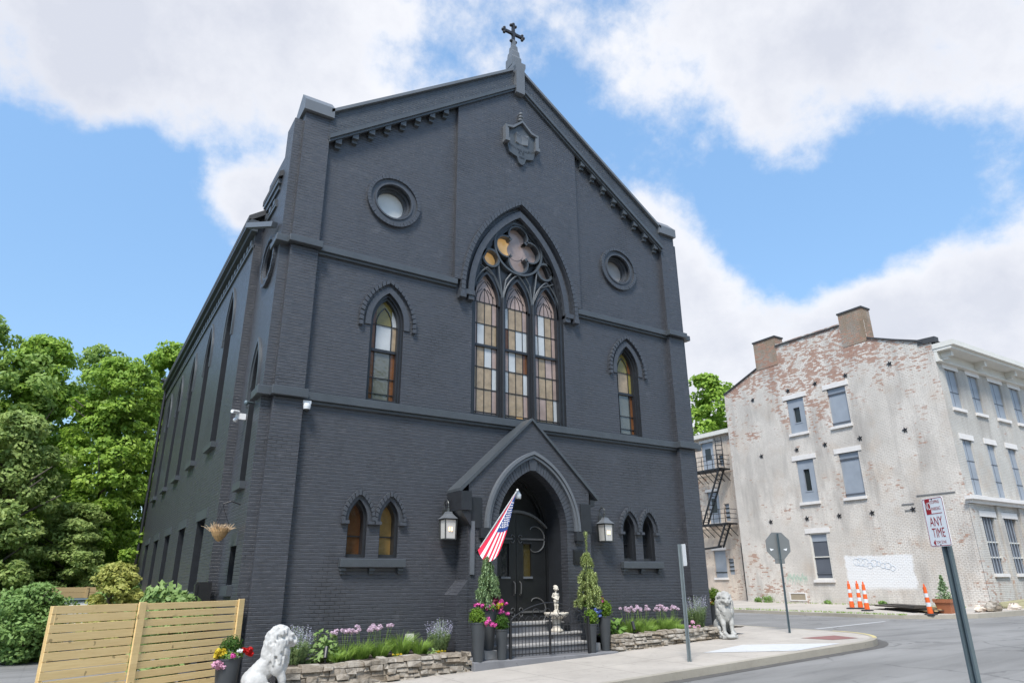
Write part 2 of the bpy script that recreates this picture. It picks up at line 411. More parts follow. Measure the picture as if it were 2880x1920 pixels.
M['flagred'] = plain('flag red', (.62,.02,.06), .7, var=.1); M['flagwhite'] = plain('flag white', (.78,.76,.78), .7, var=.05); M['flagblue'] = plain('flag blue', (.025,.06,.22), .7, var=.1)
M['tan'] = plain('dry coir', (.42,.26,.12), .9, var=.4, scale=20)
M['dry'] = plain('dry straw stems', (.52,.38,.24), .9, var=.35, scale=20)
def leafmat(name, dark, light, trans=.4, var=2.2):
    t = NT(name); P = t.pos(); f = t.noise(P, var, 3, .6); g = t.noise(P, var*7, 2)
    c = t.mix(t.ramp(t.math('ADD', t.math('MULTIPLY', f, .6), t.math('MULTIPLY', g, .4)), .34, .66), dark, light)
    t.fin(c, .55, .3)
    tr = t.node('ShaderNodeBsdfTranslucent'); t.t.links.new(c, tr.inputs['Color'])
    mx = t.node('ShaderNodeMixShader'); mx.inputs[0].default_value = trans
    t.t.links.new(t.b.outputs[0], mx.inputs[1]); t.t.links.new(tr.outputs[0], mx.inputs[2])
    t.t.links.new(mx.outputs[0], t.n['Material Output'].inputs['Surface']); return t.mat
M['lf_maple'] = leafmat('bright maple leaves', (.12,.25,.03), (.42,.57,.09))
M['lf_dark'] = leafmat('mid green leaves', (.11,.22,.045), (.38,.50,.12))
M['lf_feather'] = leafmat('soft green feathery leaves', (.17,.27,.07), (.46,.55,.18))
M['lf_bush'] = leafmat('bush leaves', (.12,.23,.06), (.31,.45,.14), var=4)
M['lf_gold'] = leafmat('golden green leaves', (.24,.29,.06), (.58,.56,.17), var=3)
M['lf_box'] = leafmat('boxwood leaves', (.07,.15,.02), (.22,.34,.04), var=14)
M['lf_deepbox'] = leafmat('deep green box leaves', (.03,.085,.015), (.09,.18,.025), var=14)
M['lf_spruce'] = leafmat('blue green needles', (.19,.29,.14), (.42,.54,.30), .15, var=12)
M['lf_spruce2'] = leafmat('yellow green needles', (.27,.34,.12), (.54,.60,.27), .15, var=12)
M['lf_grass'] = leafmat('grass blades', (.14,.26,.04), (.36,.50,.11), var=10)
M['lf_sage'] = leafmat('grey green stems', (.2,.29,.12), (.42,.52,.26), var=10)
M['lf_hosta'] = leafmat('broad fresh leaves', (.09,.19,.03), (.25,.4,.09), var=8)
M['lf_light'] = leafmat('pale green leaves', (.15,.26,.07), (.36,.48,.18), var=8)
for nm, col in dict(f_pink=(.75,.12,.42), f_pale=(.8,.45,.6), f_lilac=(.74,.57,.68), f_lav=(.58,.56,.72), f_blue=(.2,.27,.62), f_red=(.65,.02,.02), f_white=(.8,.8,.8), f_yellow=(.75,.58,.05), f_orange=(.5,.17,.03), f_mar=(.16,.02,.05)).items():
    M[nm] = leafmat('petals ' + nm[2:], [x*.75 for x in col], col, .25, var=20)
M['bark'] = plain('grey brown bark', (.085,.07,.055), .9, var=.4, scale=8, bumpd=.03)
M['stem'] = plain('green brown stems', (.1,.12,.05), .8, var=.3)

# ------------------------------------------------------------------ ground
def zg(x): return .06 + .036*max(-9.0, min(8.8, x))         # top of the church pavement, which climbs to the right
def zr(x):                                                   # road
    if x <= 8.8: return zg(x) - .14
    if x <= 19.5: return (zg(8.8)-.14) + (.175-(zg(8.8)-.14))*(x-8.8)/10.7
    return .175 + (.02*(min(x,40)-19.5) if x > 19.5 else 0)
def sheet(name, poly, zf, mat, dz=0.0, xs=(-9,8.8,19.5,40), depth=0, kind=True):
    """a polygon cut at the slope breaks, draped on zf; depth > 0 gives it real kerb sides"""
    bm = bmesh.new(); f = bm.faces.new([bm.verts.new((x, y, 0)) for x, y in poly])
    for x in xs:
        bmesh.ops.bisect_plane(bm, geom=bm.verts[:]+bm.edges[:]+bm.faces[:], plane_co=(x,0,0), plane_no=(1,0,0))
    bmesh.ops.triangulate(bm, faces=bm.faces[:])
    if depth:
        be = [e for e in bm.edges if e.is_boundary]
        r = bmesh.ops.extrude_edge_only(bm, edges=be)
        low = {v for v in r['geom'] if isinstance(v, bmesh.types.BMVert)}
    else: low = set()
    for v in bm.verts: v.co.z = zf(v.co.x) + dz - (depth if v in low else 0)
    me = bpy.data.meshes.new(name); bm.to_mesh(me); bm.free(); me.materials.append(mat)
    o = bpy.data.objects.new(name, me); C.objects.link(o); ORG[o.name] = (0,0,0)
    return structure(o) if kind else o
sheet('ground', [(-500,-400),(500,-400),(500,500),(-500,500)], zr, M['asphalt'])
def arc(cx, cy, r, a0, a1, n=8): return [(cx + r*math.cos(R(a0+(a1-a0)*i/n)), cy + r*math.sin(R(a0+(a1-a0)*i/n))) for i in range(n+1)]
KY = -4.62
walk = [(-9.5,KY)] + arc(6.9, KY+1.9, 1.9, -90, 0) + [(8.8,60),(6.4,60),(6.4,-.05),(-9.5,-.05)]
def inset_kerb():
    o = [(-9.5,KY)] + arc(6.9, KY+1.9, 1.9, -90, 0) + [(8.8,60)]
    i = [(-9.5,KY+.16)] + arc(6.9, KY+1.9, 1.74, -90, 0) + [(8.64,60)]
    return o + i[::-1]
sheet('pavement', [(-9.5,KY+.155)] + arc(6.9, KY+1.9, 1.745, -90, 0) + [(8.645,60),(6.4,60),(6.4,-.05),(-9.5,-.05)], zg, M['walk'], depth=.3)
kb = sheet('kerb', inset_kerb(), zg, M['kerb'], dz=.003, depth=.3)
def patch(name, pts, mat, dz): return sheet(name, pts, zg, mat, dz=dz)
patch('concrete_patch', [(3.0,-3.05),(4.75,-2.75),(6.35,-4.35),(4.55,-4.4)], M['newconc'], .006)
patch('tactile_pad', [(6.75,-2.95),(7.75,-3.25),(7.55,-4.05),(6.85,-3.8)], M['redpad'], .006)
def kerbline():
    o = arc(6.9, KY+1.9, 1.895, -60, 5); i = arc(6.9, KY+1.9, 1.80, -60, 5); return o + i[::-1]
sheet('yellow_kerb_paint', kerbline(), zg, M['yellow'], dz=.008)
def zf2(x): return .31 + .19*max(0, min(1, (x-19.5)/5.7)) if x < 25.2 else .5
far = [(19.5,70),(19.5,2.6)] + [(19.75,1.5),(20.4,.5),(21.6,-.45),(24.2,-1.05),(60,-1.3),(60,60)]
far_top = [(19.65,70),(19.65,2.62)] + [(19.9,1.58),(20.5,.63),(21.65,-.31),(24.2,-.9),(60,-1.15),(60,60)]
sheet('far_pavement', far_top, zf2, M['walk'], depth=.4, xs=(19.8,25.2))
sheet('far_kerb', far[:-1] + far_top[:-1][::-1], zf2, M['kerb'], dz=.003, depth=.4, xs=(19.8,25.2))
# our own side of the street, under the near sign
def zn(x): return zr(x) + .13
sheet('near_pavement', [(-60,-30),(60,-30),(60,-11.0),(-60,-11.0)], zn, M['walk'], depth=.3)
sheet('parking_lot', [(-60,4),(-10.2,4),(-10.2,26),(-60,26)], zr, M['asphalt'], dz=.004)
sheet('lawn', [(-60,13.6),(-9.6,13.6),(-7.0,20),(-7.0,60),(-60,60)], zr, leafmat('rough grass', (.04,.08,.02), (.09,.15,.035), 0), dz=.05)
sheet('driveway', [(-12.5,-4.6),(-9.5,-4.6),(-9.5,5.5),(-12.5,5.5)], zr, M['walk'], dz=.008)
sheet('gutter', [(-9.5,KY-.24),(-9.5,KY-.005)] + arc(6.9, KY+1.9, 1.905, -90, 0) + [(8.805,60),(9.04,60)] + arc(6.9, KY+1.9, 2.14, -90, 0)[::-1], zr, plain('dirty gutter', (.085,.08,.075), .9, var=.5, scale=5), dz=.005)
# faint road markings
MBm = MB()
sheet('road_marking', [(11.2,-.4),(17.4,.9),(17.4,1.05),(11.2,-.25)], zr, plain('worn white road paint', (.42,.42,.42), .8, var=.2), dz=.004)

# ------------------------------------------------------------------ church
church = thing('church', 'tall charcoal painted brick gabled church with pointed arch windows', 'church', (0,0,0))
B, TR, HD = M['brick'], M['trim'], M['hood']
W = 6.75; SL = .728; ZA = 16.86                       # underside line of the raking parapet: ZA - SL*|x|
rk = lambda x, o=0: ZA + o - SL*abs(x)
pairs = [(-4.36, -3.60), (3.70, 4.44)]
LX = [-3.93, 4.06]; RX = [-3.96, 3.94]
holes = []
for a, b in pairs:
    for c in (a, b): holes.append(arch_open(c, .225, 2.27, 3.07, 3.53, 8))
for c in LX: holes.append(arch_open(c, .44, 5.85, 7.9, 8.72, 10))
for c in RX: holes.append(circ(c, 11.4, .5, 32))
WX = .06
holes.append(arch_open(WX, 1.56, 5.86, 9.25, 12.1, 14))
holes.append(arch_open(0, 1.05, -.3, 2.95, 4.45, 10))
w = MB()
w.face([(-W,-.6),(W,-.6),(W,rk(W)+.5),(0,ZA+.5),(-W,rk(W)+.5)], holes, FRONT, 0)
for h in holes[:-1]: w.sides(h, FRONT, 0, .42, 1)  # near black second slot puts the recess shade into the reveal colour
# left and right flanks of the front block, then the wider nave
YN = 2.3; NX = 6.95; YB = 21.3
LEFT = lambda X: (lambda u, v, d: (-X + d, u, v))
RIGHT = lambda X: (lambda u, v, d: (X - d, u, v))
sideh = [arch_open(.93, .31, 3.85, 6.2, 7.0, 8), circ(.9, 9.25, .46, 28),
         [(.66,1.72),(1.24,1.72),(1.24,2.5),(.66,2.5)]]
w.face([(0,-.6),(YN,-.6),(YN,12.2),(0,12.2)], sideh, LEFT(W), 0)
for h in sideh: w.sides(h, LEFT(W), 0, .4, 1)  # flank reveals darkened by colour the same way
NWY = [4.55, 8.02, 11.5, 14.95, 18.4]
naveh = [arch_open(c, .5, 5.28, 8.55, 9.65, 8) for c in NWY] + [[(c-.62,1.55),(c+.62,1.55),(c+.62,3.3),(c-.62,3.3)] for c in NWY]
w.face([(YN,-.6),(YB,-.6),(YB,11.2),(YN,11.2)], naveh, LEFT(NX), 0)
for h in naveh: w.sides(h, LEFT(NX), 0, .45, 1)  # nave reveals too, recess shade held in the colour
w.face([(0,-.6),(YN,-.6),(YN,12.2),(0,12.2)], (), RIGHT(W), 0)
w.face([(YN,-.6),(YB,-.6),(YB,11.2),(YN,11.2)], (), RIGHT(NX), 0)
RN = 16.3
w.add([(-NX,YN,-.6),(NX,YN,-.6),(NX,YN,11.2),(0,YN,RN-.2),(-NX,YN,11.2)], [(0,1,2,3,4)])
w.add([(-NX,YB,-.6),(NX,YB,-.6),(NX,YB,11.2),(0,YB,RN-.2),(-NX,YB,11.2)], [(0,1,2,3,4)])
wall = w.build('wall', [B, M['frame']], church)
# raised middle bay above the upper string course
bay = MB(); hb = 2.13
ao = arch(WX, 2.0, 9.25, 12.66, 14)
ao = [(u, v) for u, v in ao if v > 9.56]
bay.slab([(-hb,9.56),(ao[0][0],9.56)] + ao + [(ao[-1][0],9.56),(hb+.1,9.56),(hb+.1,rk(hb+.1)),(0,ZA),(-hb,rk(hb))], FRONT, -.13, 0)
bay.build('middle_bay', B, church)
# raking parapet
par = MB()
for s in (-1, 1):
    P = [(0,ZA),(0,ZA+.70),(s*5.9,rk(5.9,.80)),(s*5.9,rk(5.9))]
    par.slab(P, FRONT, -.15, .42, back=True)
par.build('parapet', M['brick_band'], church)
mol = MB(); cop = MB()
for s in (-1, 1):
    for (o0, o1, d) in ((-.02,.10,-.25),(-.10,-.02,-.20)):
        mol.slab([(0,ZA+o0),(0,ZA+o1),(s*5.88,rk(5.88,o1)),(s*5.88,rk(5.88,o0))], FRONT, d, -.10)
    cop.slab([(s*.2,rk(.2,.70)),(s*.2,rk(.2,.80)),(s*5.9,rk(5.9,.90)),(s*5.9,rk(5.9,.80))], FRONT, -.24, .5, back=True)
mol.build('raking_moulding', TR, church); cop.build('coping', M['capstone'], church)
for s in (-1, 1):
    for i in range(8):
        cb = MB(); x = s*(2.55 + i*.44); z = rk(x, -.11)
        cb.slab([(x-.08,z-.12),(x+.08,z-.12),(x+.08,rk(x+.08,-.11)),(x-.08,rk(x-.08,-.11))], FRONT, -.17, 0)
        cb.slab([(x-.07,z-.22),(x+.07,z-.22),(x+.07,z-.125),(x-.07,z-.125)], FRONT, -.09, 0)
        cb.build('corbel', TR, church)
# corner piers with gabled caps
for s in (-1, 1):
    p = MB(); x0, x1 = s*5.87, s*6.53
    p.box(min(x0,x1), max(x0,x1), -.17, .02, -.6, 5.62); p.box(min(x0,x1), max(x0,x1), -.155, .02, 5.8, 9.36)
    p.box(min(x0,x1), max(x0,x1), -.14, .7, 9.5, 13.25)
    xa, xb = (s*6.53, s*W); p.box(min(xa,xb)+.001, max(xa,xb), .003, .7, 9.5, 13.0)
    pr = p.build('pier', B, church)
    c = MB(); X0, X1 = min(x0,x1)-.07, max(x0,x1)+.05
    zb, zt, ys, yr, ye = 13.2, 13.86, -.24, .1, .85
    c.add([(X0,ys,zb),(X1,ys,zb),(X1,ys,zb+.3),(X0,ys,zb+.3),(X0,yr,zt),(X1,yr,zt),(X0,ye,zb+.1),(X1,ye,zb+.1),(X0,ye,zb),(X1,ye,zb)],
          [(0,1,2,3),(3,2,5,4),(4,5,7,6),(6,7,9,8),(0,3,4,6,8),(1,9,7,5,2),(0,8,9,1)])
    c.build('pier_cap', M['capstone'], pr)
# string courses, returning round the piers and onto the flanks
def string(z, hgt, name, gaps, sideend):
    m = MB(); segs = []
    xs = [-5.87] + [g for gp in gaps for g in gp] + [5.87]
    halves = [m, MB()] if gaps else [m, m]
    for i in range(0, len(xs), 2): m = halves[1 if i else 0]; m.box(xs[i], xs[i+1], -.13, .01, z-hgt, z); m.box(xs[i], xs[i+1], -.07, .01, z-hgt-.07, z-hgt)
    for s in (-1, 1):
        m = halves[(s+1)//2]
        a, b = sorted((s*5.80, s*6.60)); m.box(a, b, -.30, -.10, z-hgt-.002, z+.012)
        a, b = sorted((s*6.56, s*(W+.13))); m.box(a, b, -.16, .06, z-hgt-.003, z+.006)
        a, b = sorted((s*(W-.02), s*(W+.12))); m.box(a, b, .06, sideend, z-hgt, z)
    for h_ in ({id(q): q for q in halves}).values(): h_.build(name, TR, church, bevel=.012)
string(9.55, .16, 'string_course', [(-2.02, 2.12)], .5)
string(5.83, .19, 'string_course', [], .55)
# apex pedestal, pinnacle and cross
ap = MB()
ap.slab([(-.14,16.55),(.18,16.55),(.18,17.5),(.22,17.62),(.22,17.78),(-.18,17.78),(-.18,17.62),(-.14,17.5)], FRONT, -.29, .45, back=True)
ped = ap.build('apex_stone', M['capstone'], church)
pn = MB()
def stepped(hw, z0, z1, hw2=None):
    hw2 = hw2 or hw
    pn.add([(sx*h, .1+sy*h, z) for z, h in ((z0,hw),(z1,hw2)) for sx, sy in ((-1,-1),(1,-1),(1,1),(-1,1))], [(0,1,5,4),(1,2,6,5),(2,3,7,6),(3,0,4,7),(4,5,6,7),(0,3,2,1)])
for a in ((.19,17.79,18.15),(.19,18.15,18.22,.155),(.155,18.22,18.42,.14),(.14,18.42,18.49,.11),(.11,18.49,18.68,.10),(.10,18.68,18.74,.068),(.068,18.74,18.98,.058)): stepped(*a)
pn.build('pinnacle', M['capstone'], church)
cr = MB(); cz = 19.28
cr.bar((0,.1,18.9),(0,.1,19.66),.09,.09); cr.bar((-.4,.1,cz),(.4,.1,cz),.085,.085, up=(0,1,0))
for (x, z) in ((0,19.62),(-.36,cz),(.36,cz),(0,18.95)):
    dx, dz = (1,0) if x == 0 else (0,1)
    for k in (-1, 1): cr.ell((x+dx*.09*k, .1, z+dz*.09*k), (.055,.06,.055), n=6)
    if (x, z) != (0,18.95): cr.ell((x*1.13, .1, z+(.07 if x == 0 else 0)), (.06,.065,.06), n=6)
for k in range(4):
    t = math.pi/4 + k*math.pi/2; cr.ell((.09*math.cos(t), .1, cz+.09*math.sin(t)), (.035,.04,.035), n=6)
cr.build('cross', M['iron'], church)
# roofs and the nave cornice
rf = MB()
for s in (-1, 1):
    for (y0, y1, hw, ze, zt) in ((.62, YN+.1, W+.10, 11.72, 16.4), (YN-.2, YB+.3, NX+.25, 11.05, RN)):
        rf.add([(0,y0,zt),(0,y1,zt),(s*hw,y1,ze),(s*hw,y0,ze),(0,y0,zt-.16),(0,y1,zt-.16),(s*hw,y1,ze-.16),(s*hw,y0,ze-.16)], [(0,1,2,3),(4,7,6,5),(0,3,7,4),(1,5,6,2),(3,2,6,7)])
rf.build('roof', M['roof'], church)
co = MB()
def cornice(x, y0, y1, zt, T, n):
    co.box(*sorted((x, T*.30+x)), y0-.2, y1, zt-.20, zt-.03) if False else None
for (X, y0, y1, zt) in ((W, .70, YN-.02, 11.56), (NX, YN-.2, YB+.2, 10.95)):
    ov = .24 if X > 6.9 else .09
    co.box(-X-ov, -X+.02, y0, y1, zt-.14, zt); co.box(-X-ov*.55, -X+.02, y0+.05, y1-.05, zt-.3, zt-.14)
    co.box(-X-.05, -X+.02, y0+.2, y1-.1, zt-.72, zt-.64)
    k = int((y1-y0)/.42)
    for i in range(k):
        y = y0+.3+i*.42; co.box(-X-.06, -X+.02, y, y+.2, zt-.62, zt-.46)
co.build('cornice', TR, church)
gp = MB(); gp.bar((-7.22,1.9,10.62),(-6.86,.35,10.02),.14,.13); gp.build('gutter_pipe', M['capstone'], church)
dn = MB(); dn.tube([(-7.05,YB-.15,11.1),(-7.05,YB-.15,-.2)], .07); dn.tube([(-7.05,YB-.1,11.2),(-7.2,YB+.15,11.3)], .12); dn.build('downpipe', M['iron'], church)

# ---- windows of the front
def panes(parent, T, cells, d, mats, name='glass'):
    m = MB()
    for poly, mi in cells: m.face(poly, (), T, d, mi)
    return m.build(name, [M[k] for k in mats], parent)
def clip_arch(cx, a, zs, za, x0, x1, z0):
    """part of a pointed arch head between two uprights, standing on z0"""
    P = [(u, v) for u, v in arch(cx, a, zs, za, 16)]
    def zat(x):
        for (u0, v0), (u1, v1) in zip(P, P[1:]):
            if u0 <= x <= u1 and u1 > u0: return v0 + (v1-v0)*(x-u0)/(u1-u0)
        return zs
    mid = [(u, v) for u, v in P if x0 < u < x1]
    return [(x0,z0),(x0,zat(x0))] + mid + [(x1,zat(x1)),(x1,z0)]
def hood(parent, T, c, a, zs, za, nv, w1=.10, gap=.12, drop=.12, dp=.09):
    m = MB()
    archring(m, T, c, a+.15, a, zs, za+.16, za, -.035, .01, 12, drop)
    voussoirs(m, T, c, a+w1+gap+.1, a+gap+.1, zs, za+w1+gap+.13, za+gap+.13, -dp, .01, nv, .2, drop*1.5)
    return m.build('hood_mould', HD, parent)
for i, c in enumerate(LX):
    f = MB(); a = .44
    archring(f, FRONT, c, a, a-.05, 7.9, 8.72, 8.64, .06, .3, 12, 2.04); archring(f, FRONT, c, a-.05, a-.10, 7.9, 8.65, 8.57, .12, .3, 12, 2.04)
    f.slab([(c-a,5.86),(c+a,5.86),(c+a,5.93),(c-a,5.93)], FRONT, .1, .3)
    f.slab([(c-a+.08,7.18),(c+a-.08,7.18),(c+a-.08,7.25),(c-a+.08,7.25)], FRONT, .19, .3)
    for x in (-.21,.21):
        f.slab([(c+x-.008,5.93),(c+x+.008,5.93),(c+x+.008,7.95),(c+x-.008,7.95)], FRONT, .225, .25)
    for z in (6.1,6.5,7.9): f.slab([(c-.34,z),(c+.34,z),(c+.34,z+.014),(c-.34,z+.014)], FRONT, .227, .25)
    archring(f, FRONT, c, .218, .20, 7.92, 8.4, 8.37, .225, .25, 10)
    wn = f.build('lancet_window', M['frame'], church)
    b = .35; cells = []
    for (x0, x1, k) in ((-b,-.21,2),(-.21,.21,0),(.21,b,1)):
        lo = {0:'mir',1:'br',2:'br'}[k]
        cells.append(([(c+x0,5.92),(c+x1,5.92),(c+x1,7.2),(c+x0,7.2)], 3 if k == 0 else 0))
        cells.append(([(c+x0,7.2),(c+x1,7.2),(c+x1,7.9),(c+x0,7.9)], ((2,5) if i == 0 else (5,4))[0 if k == 0 else 1] if k != 2 else (0 if i == 0 else 1)))
        cells.append((clip_arch(c, b, 7.9, 8.57, c+x0, c+x1, 7.9), (4 if k == 0 else (2 if k == 1 and i == 0 else 0))))
    panes(wn, FRONT, cells, .25, ['g_brown','g_pink','g_white','g_mirror','g_olive','g_tan'])
    hood(wn, FRONT, c, a, 7.9, 8.72, 24)
for a0, b0 in pairs:
    for j, c in enumerate((a0, b0)):
        f = MB(); a = .225
        archring(f, FRONT, c, a, a-.045, 3.07, 3.53, 3.45, .10, .36, 10, .8); f.slab([(c-a,2.27),(c+a,2.27),(c+a,2.34),(c-a,2.34)], FRONT, .12, .36)
        f.slab([(c-a+.04,2.72),(c+a-.04,2.72),(c+a-.04,2.745),(c-a+.04,2.745)], FRONT, .28, .34)
        wn = f.build('small_lancet', M['frame'], church)
        q = arch_open(c, a-.045, 2.33, 3.07, 3.45, 8); k = ('g_brown','g_amber')[j] if a0 < 0 else 'g_dark'
        panes(wn, FRONT, [(q, 0)], .31, [k])
        m = MB(); archring(m, FRONT, c, a+.10, a, 3.07, 3.66, 3.53, -.03, .01, 10, .02)
        voussoirs(m, FRONT, c, a+.16, a+.09, 3.07, 3.76, 3.64, -.10, .01, 15, .16, .02)
        for x in (-1, 1): m.box(c+x*(a+.08)-.085, c+x*(a+.08)+.085, -.106, .01, 2.98, 3.05)
        m.build('hood_mould', HD, wn)
    s = MB(); s.box(a0-.37, b0+.40, -.15, .0, 2.06, 2.24)
    for x in (a0-.28, (a0+b0)/2, b0+.3): s.box(x-.07, x+.07, -.10, 0, 1.98, 2.055); s.box(x-.055, x+.055, -.06, 0, 1.92, 1.98)
    s.build('window_sill', TR, church, bevel=.012)
def round_window(T, c, z, ro, g, X=None, nv=44):
    m = MB(); k = ro/.75
    ringd(m, T, c, z, ro*.9, ro*.72, -.035, .01); ringd(m, T, c, z, ro*.72, ro*.66, -.06, .01); ringd(m, T, c, z, .5*k, .44*k, .10, .4); ringd(m, T, c, z, .44*k, .39*k, .18, .4)
    for i in range(nv):
        t0, t1 = 2*math.pi*(i+.04)/nv, 2*math.pi*(i+.96)/nv
        q = [(c+r*math.cos(t), z+r*math.sin(t)) for r, t in ((ro,t0),(ro,t1),(ro*.875,t1),(ro*.875,t0))]
        m.slab(q, T, -.085+random.uniform(-.006,.006), .01)
    wn = m.build('round_window', HD, church)
    panes(wn, T, [(circ(c, z, .45*k), 0)], .3, [g]); return wn
M['g_round'] = glassy('pale glass with sky reflection in its colour', (.62,.62,.6), .15, var=.1); M['g_roundgrey'] = glassy('grey boarded round pane', (.3,.285,.28), .3)  # left pane's pale base colour stands in for reflected sky
round_window(FRONT, RX[0], 11.4, .76, 'g_round'); round_window(FRONT, RX[1], 11.38, .74, 'g_roundgrey')
# great window: frame with three lights, plate tracery, rosette
f = MB(); f2 = MB()
archring(f, FRONT, WX, 1.56, 1.47, 9.25, 12.1, 11.98, .05, .4, 16, 3.38); archring(f, FRONT, WX, 1.47, 1.40, 9.25, 11.98, 11.9, .10, .4, 16, 3.38)
LC = [WX-1.03, WX, WX+1.03]; LA = .385
tracery_holes = [arch_open(c, LA, 5.93, 9.22, 10.05, 10) for c in LC]
f.face(arch_open(WX, 1.5, 5.87, 9.25, 12.05, 14), tracery_holes + [circ(WX+.03, 11.1, .80, 32), circ(WX-.92, 10.58, .235, 20), circ(WX+.98, 10.58, .235, 20)], FRONT, .17)
for h in tracery_holes: f.sides(h, FRONT, .17, .3)
for c in (WX-.515, WX+.515):
    f.slab([(c-.075,5.87),(c+.075,5.87),(c+.075,9.45),(c-.075,9.45)], FRONT, .09, .18)
    f.tube([(c,.07,5.87),(c,.07,9.4)], .045, 8)
for c in LC:
    archring(f, FRONT, c, LA+.05, LA, 9.22, 10.13, 10.05, .10, .3, 12, .1)
    f.slab([(c-LA,7.86),(c+LA,7.86),(c+LA,7.93),(c-LA,7.93)], FRONT, .19, .26)
    f.slab([(c-LA,5.86),(c+LA,5.86),(c+LA,5.95),(c-LA,5.95)], FRONT, .15, .3)
gw = f.build('great_window', M['frame'], church)
# ribs of the tracery, in the lighter trim colour for the light they catch
ringd(f2, FRONT, WX+.03, 11.1, .86, .80, .04, .30, 48)
for k in range(4):
    t = k*math.pi/2; cx_, cz_ = WX+.03+.43*math.cos(t), 11.1+.43*math.sin(t); A_ = [t+R(-128+256*i/20) for i in range(21)]
    oo = [(cx_+.36*math.cos(q), cz_+.36*math.sin(q)) for q in A_]; ii = [(cx_+.315*math.cos(q), cz_+.315*math.sin(q)) for q in A_]
    for j in range(20): f2.face([oo[j],oo[j+1],ii[j+1],ii[j]], (), FRONT, .06)
    f2.sides(oo, FRONT, .06, .29, closed=False); f2.sides(ii, FRONT, .06, .29, closed=False)
for sx in (-.92, .98): ringd(f2, FRONT, WX+sx, 10.58, .30, .235, .05, .30, 28)
for c in LC:
    for sgn in (-1, 1):
        pts = [(c+sgn*u, .09, v) for u, v in [(x-0, z) for x, z in arch(0, .5, 9.25, 10.25, 12)[12:]]]
        f2.tube(pts, .028, 6)
f2.tube([(WX-.515,.09,9.4),(WX-.62,.09,10.1),(WX-.66,.09,10.55)], .028, 6); f2.tube([(WX+.515,.09,9.4),(WX+.64,.09,10.1),(WX+.7,.09,10.55)], .028, 6)
f2.tube([(WX-.515,.09,9.4),(WX-.4,.09,10.0),(WX-.2,.09,10.28)], .028, 6); f2.tube([(WX+.515,.09,9.4),(WX+.43,.09,10.0),(WX+.25,.09,10.28)], .028, 6)
f2.tube([(WX-.515,.09,9.4),(WX-.8,.09,10.02),(WX-1.25,.09,10.3)], .022, 6); f2.tube([(WX+.515,.09,9.4),(WX+.8,.09,10.02),(WX+1.3,.09,10.25)], .022, 6)
f2.build('tracery', M['trim'], gw)
random.seed(11)
mats = ['g_pink','g_tan','g_white','g_amber','g_brown','g_glow']
plan = [[(0,1,1,0),(0,2,1,1)], [(2,1,1,0),(4,1,2,2)], [(0,2,1,0),(2,2,1,0)]]
low = [[(0,1,2,0),(1,1,1,2),(0,1,1,0),(1,0,0,0)], [(0,2,1,4),(2,1,1,2),(0,1,1,0),(1,1,5,0)], [(0,1,0,0),(0,1,1,0),(0,0,1,2),(0,1,1,0)]]
for li, c in enumerate(LC):
    cells = []; ld = MB(); xs = [c-LA, c-LA*.62, c, c+LA*.62, c+LA]
    rows = [5.94, 6.02, 6.66, 7.28, 7.88]
    for r in range(4):
        for q in range(4): cells.append(([(xs[q],rows[r]),(xs[q+1],rows[r]),(xs[q+1],rows[r+1]),(xs[q],rows[r+1])], low[li][3-r][q] if r else low[li][3][q]))
    up = [7.9, 8.55, 9.2]
    for r in range(2):
        for q in range(4): cells.append(([(xs[q],up[r]),(xs[q+1],up[r]),(xs[q+1],up[r+1]),(xs[q],up[r+1])], plan[li][1-r][q]))
    cells.append((arch(c, LA, 9.2, 10.05, 12), 0))
    panes(gw, FRONT, cells, .25, mats)
    for x in xs[1:4]: ld.box(x-.009, x+.009, .235, .252, 5.94, 9.2)
    for z in rows[1:4] + up[1:]: ld.box(c-LA, c+LA, .233, .252, z-.01, z+.01)
    for fr in (.72, .42): archring(ld, FRONT, c, LA*fr+.01, LA*fr-.008, 9.2, 9.2+.85*fr**.75+.01, 9.2+.85*fr**.75-.01, .236, .252, 10)
    ld.box(c-.007, c+.007, .236, .252, 9.2, 9.62)
    for t in (9.5, 9.75): ld.bar((c-LA*.8,.243,t-.1),(c-LA*.2,.243,t+.12),.014,.014); ld.bar((c+LA*.8,.243,t-.1),(c+LA*.2,.243,t+.12),.014,.014)
    ld.build('leading', M['iron'], gw)
rc = []
for k, (dx, dz) in enumerate(((.42,0),(0,.42),(-.42,0),(0,-.42))): rc.append((circ(WX+.03+dx, 11.1+dz, .32, 24), 5 if k == 2 else 0))
m = MB()
for poly, mi in rc: m.face(poly, (), FRONT, .262, mi)
m.face(circ(WX+.03, 11.1, .29, 28), (), FRONT, .252, 0)
m.face(circ(WX-.92, 10.58, .24, 20), (), FRONT, .25, 5); m.face(circ(WX+.98, 10.58, .24, 20), (), FRONT, .25, 0)
m.face(circ(WX+.03, 11.1, .81, 40), (), FRONT, .285, 6)
m.build('rosette_glass', [M[k] for k in mats] + [M['black']], gw)
m = MB(); archring(m, FRONT, WX, 1.74, 1.56, 9.25, 12.32, 12.1, -.10, .05, 16, .1)
voussoirs(m, FRONT, WX, 2.0, 1.88, 9.25, 12.66, 12.50, -.20, -.05, 60, .12, .12, .005)
archring(m, FRONT, WX, 1.89, 1.87, 9.25, 12.51, 12.47, -.14, 0, 16, .1)
for s in (-1, 1): m.box(WX+s*1.94-.09, WX+s*1.94+.09, -.2, .01, 9.03, 9.16); m.box(WX+s*1.65-.09, WX+s*1.65+.09, -.13, .01, 9.03, 9.16)
m.box(WX-2.03, WX-1.56, -.16, .01, 9.16, 9.3); m.box(WX+1.56, WX+2.03, -.16, .01, 9.16, 9.3)
m.build('hood_mould', HD, gw)

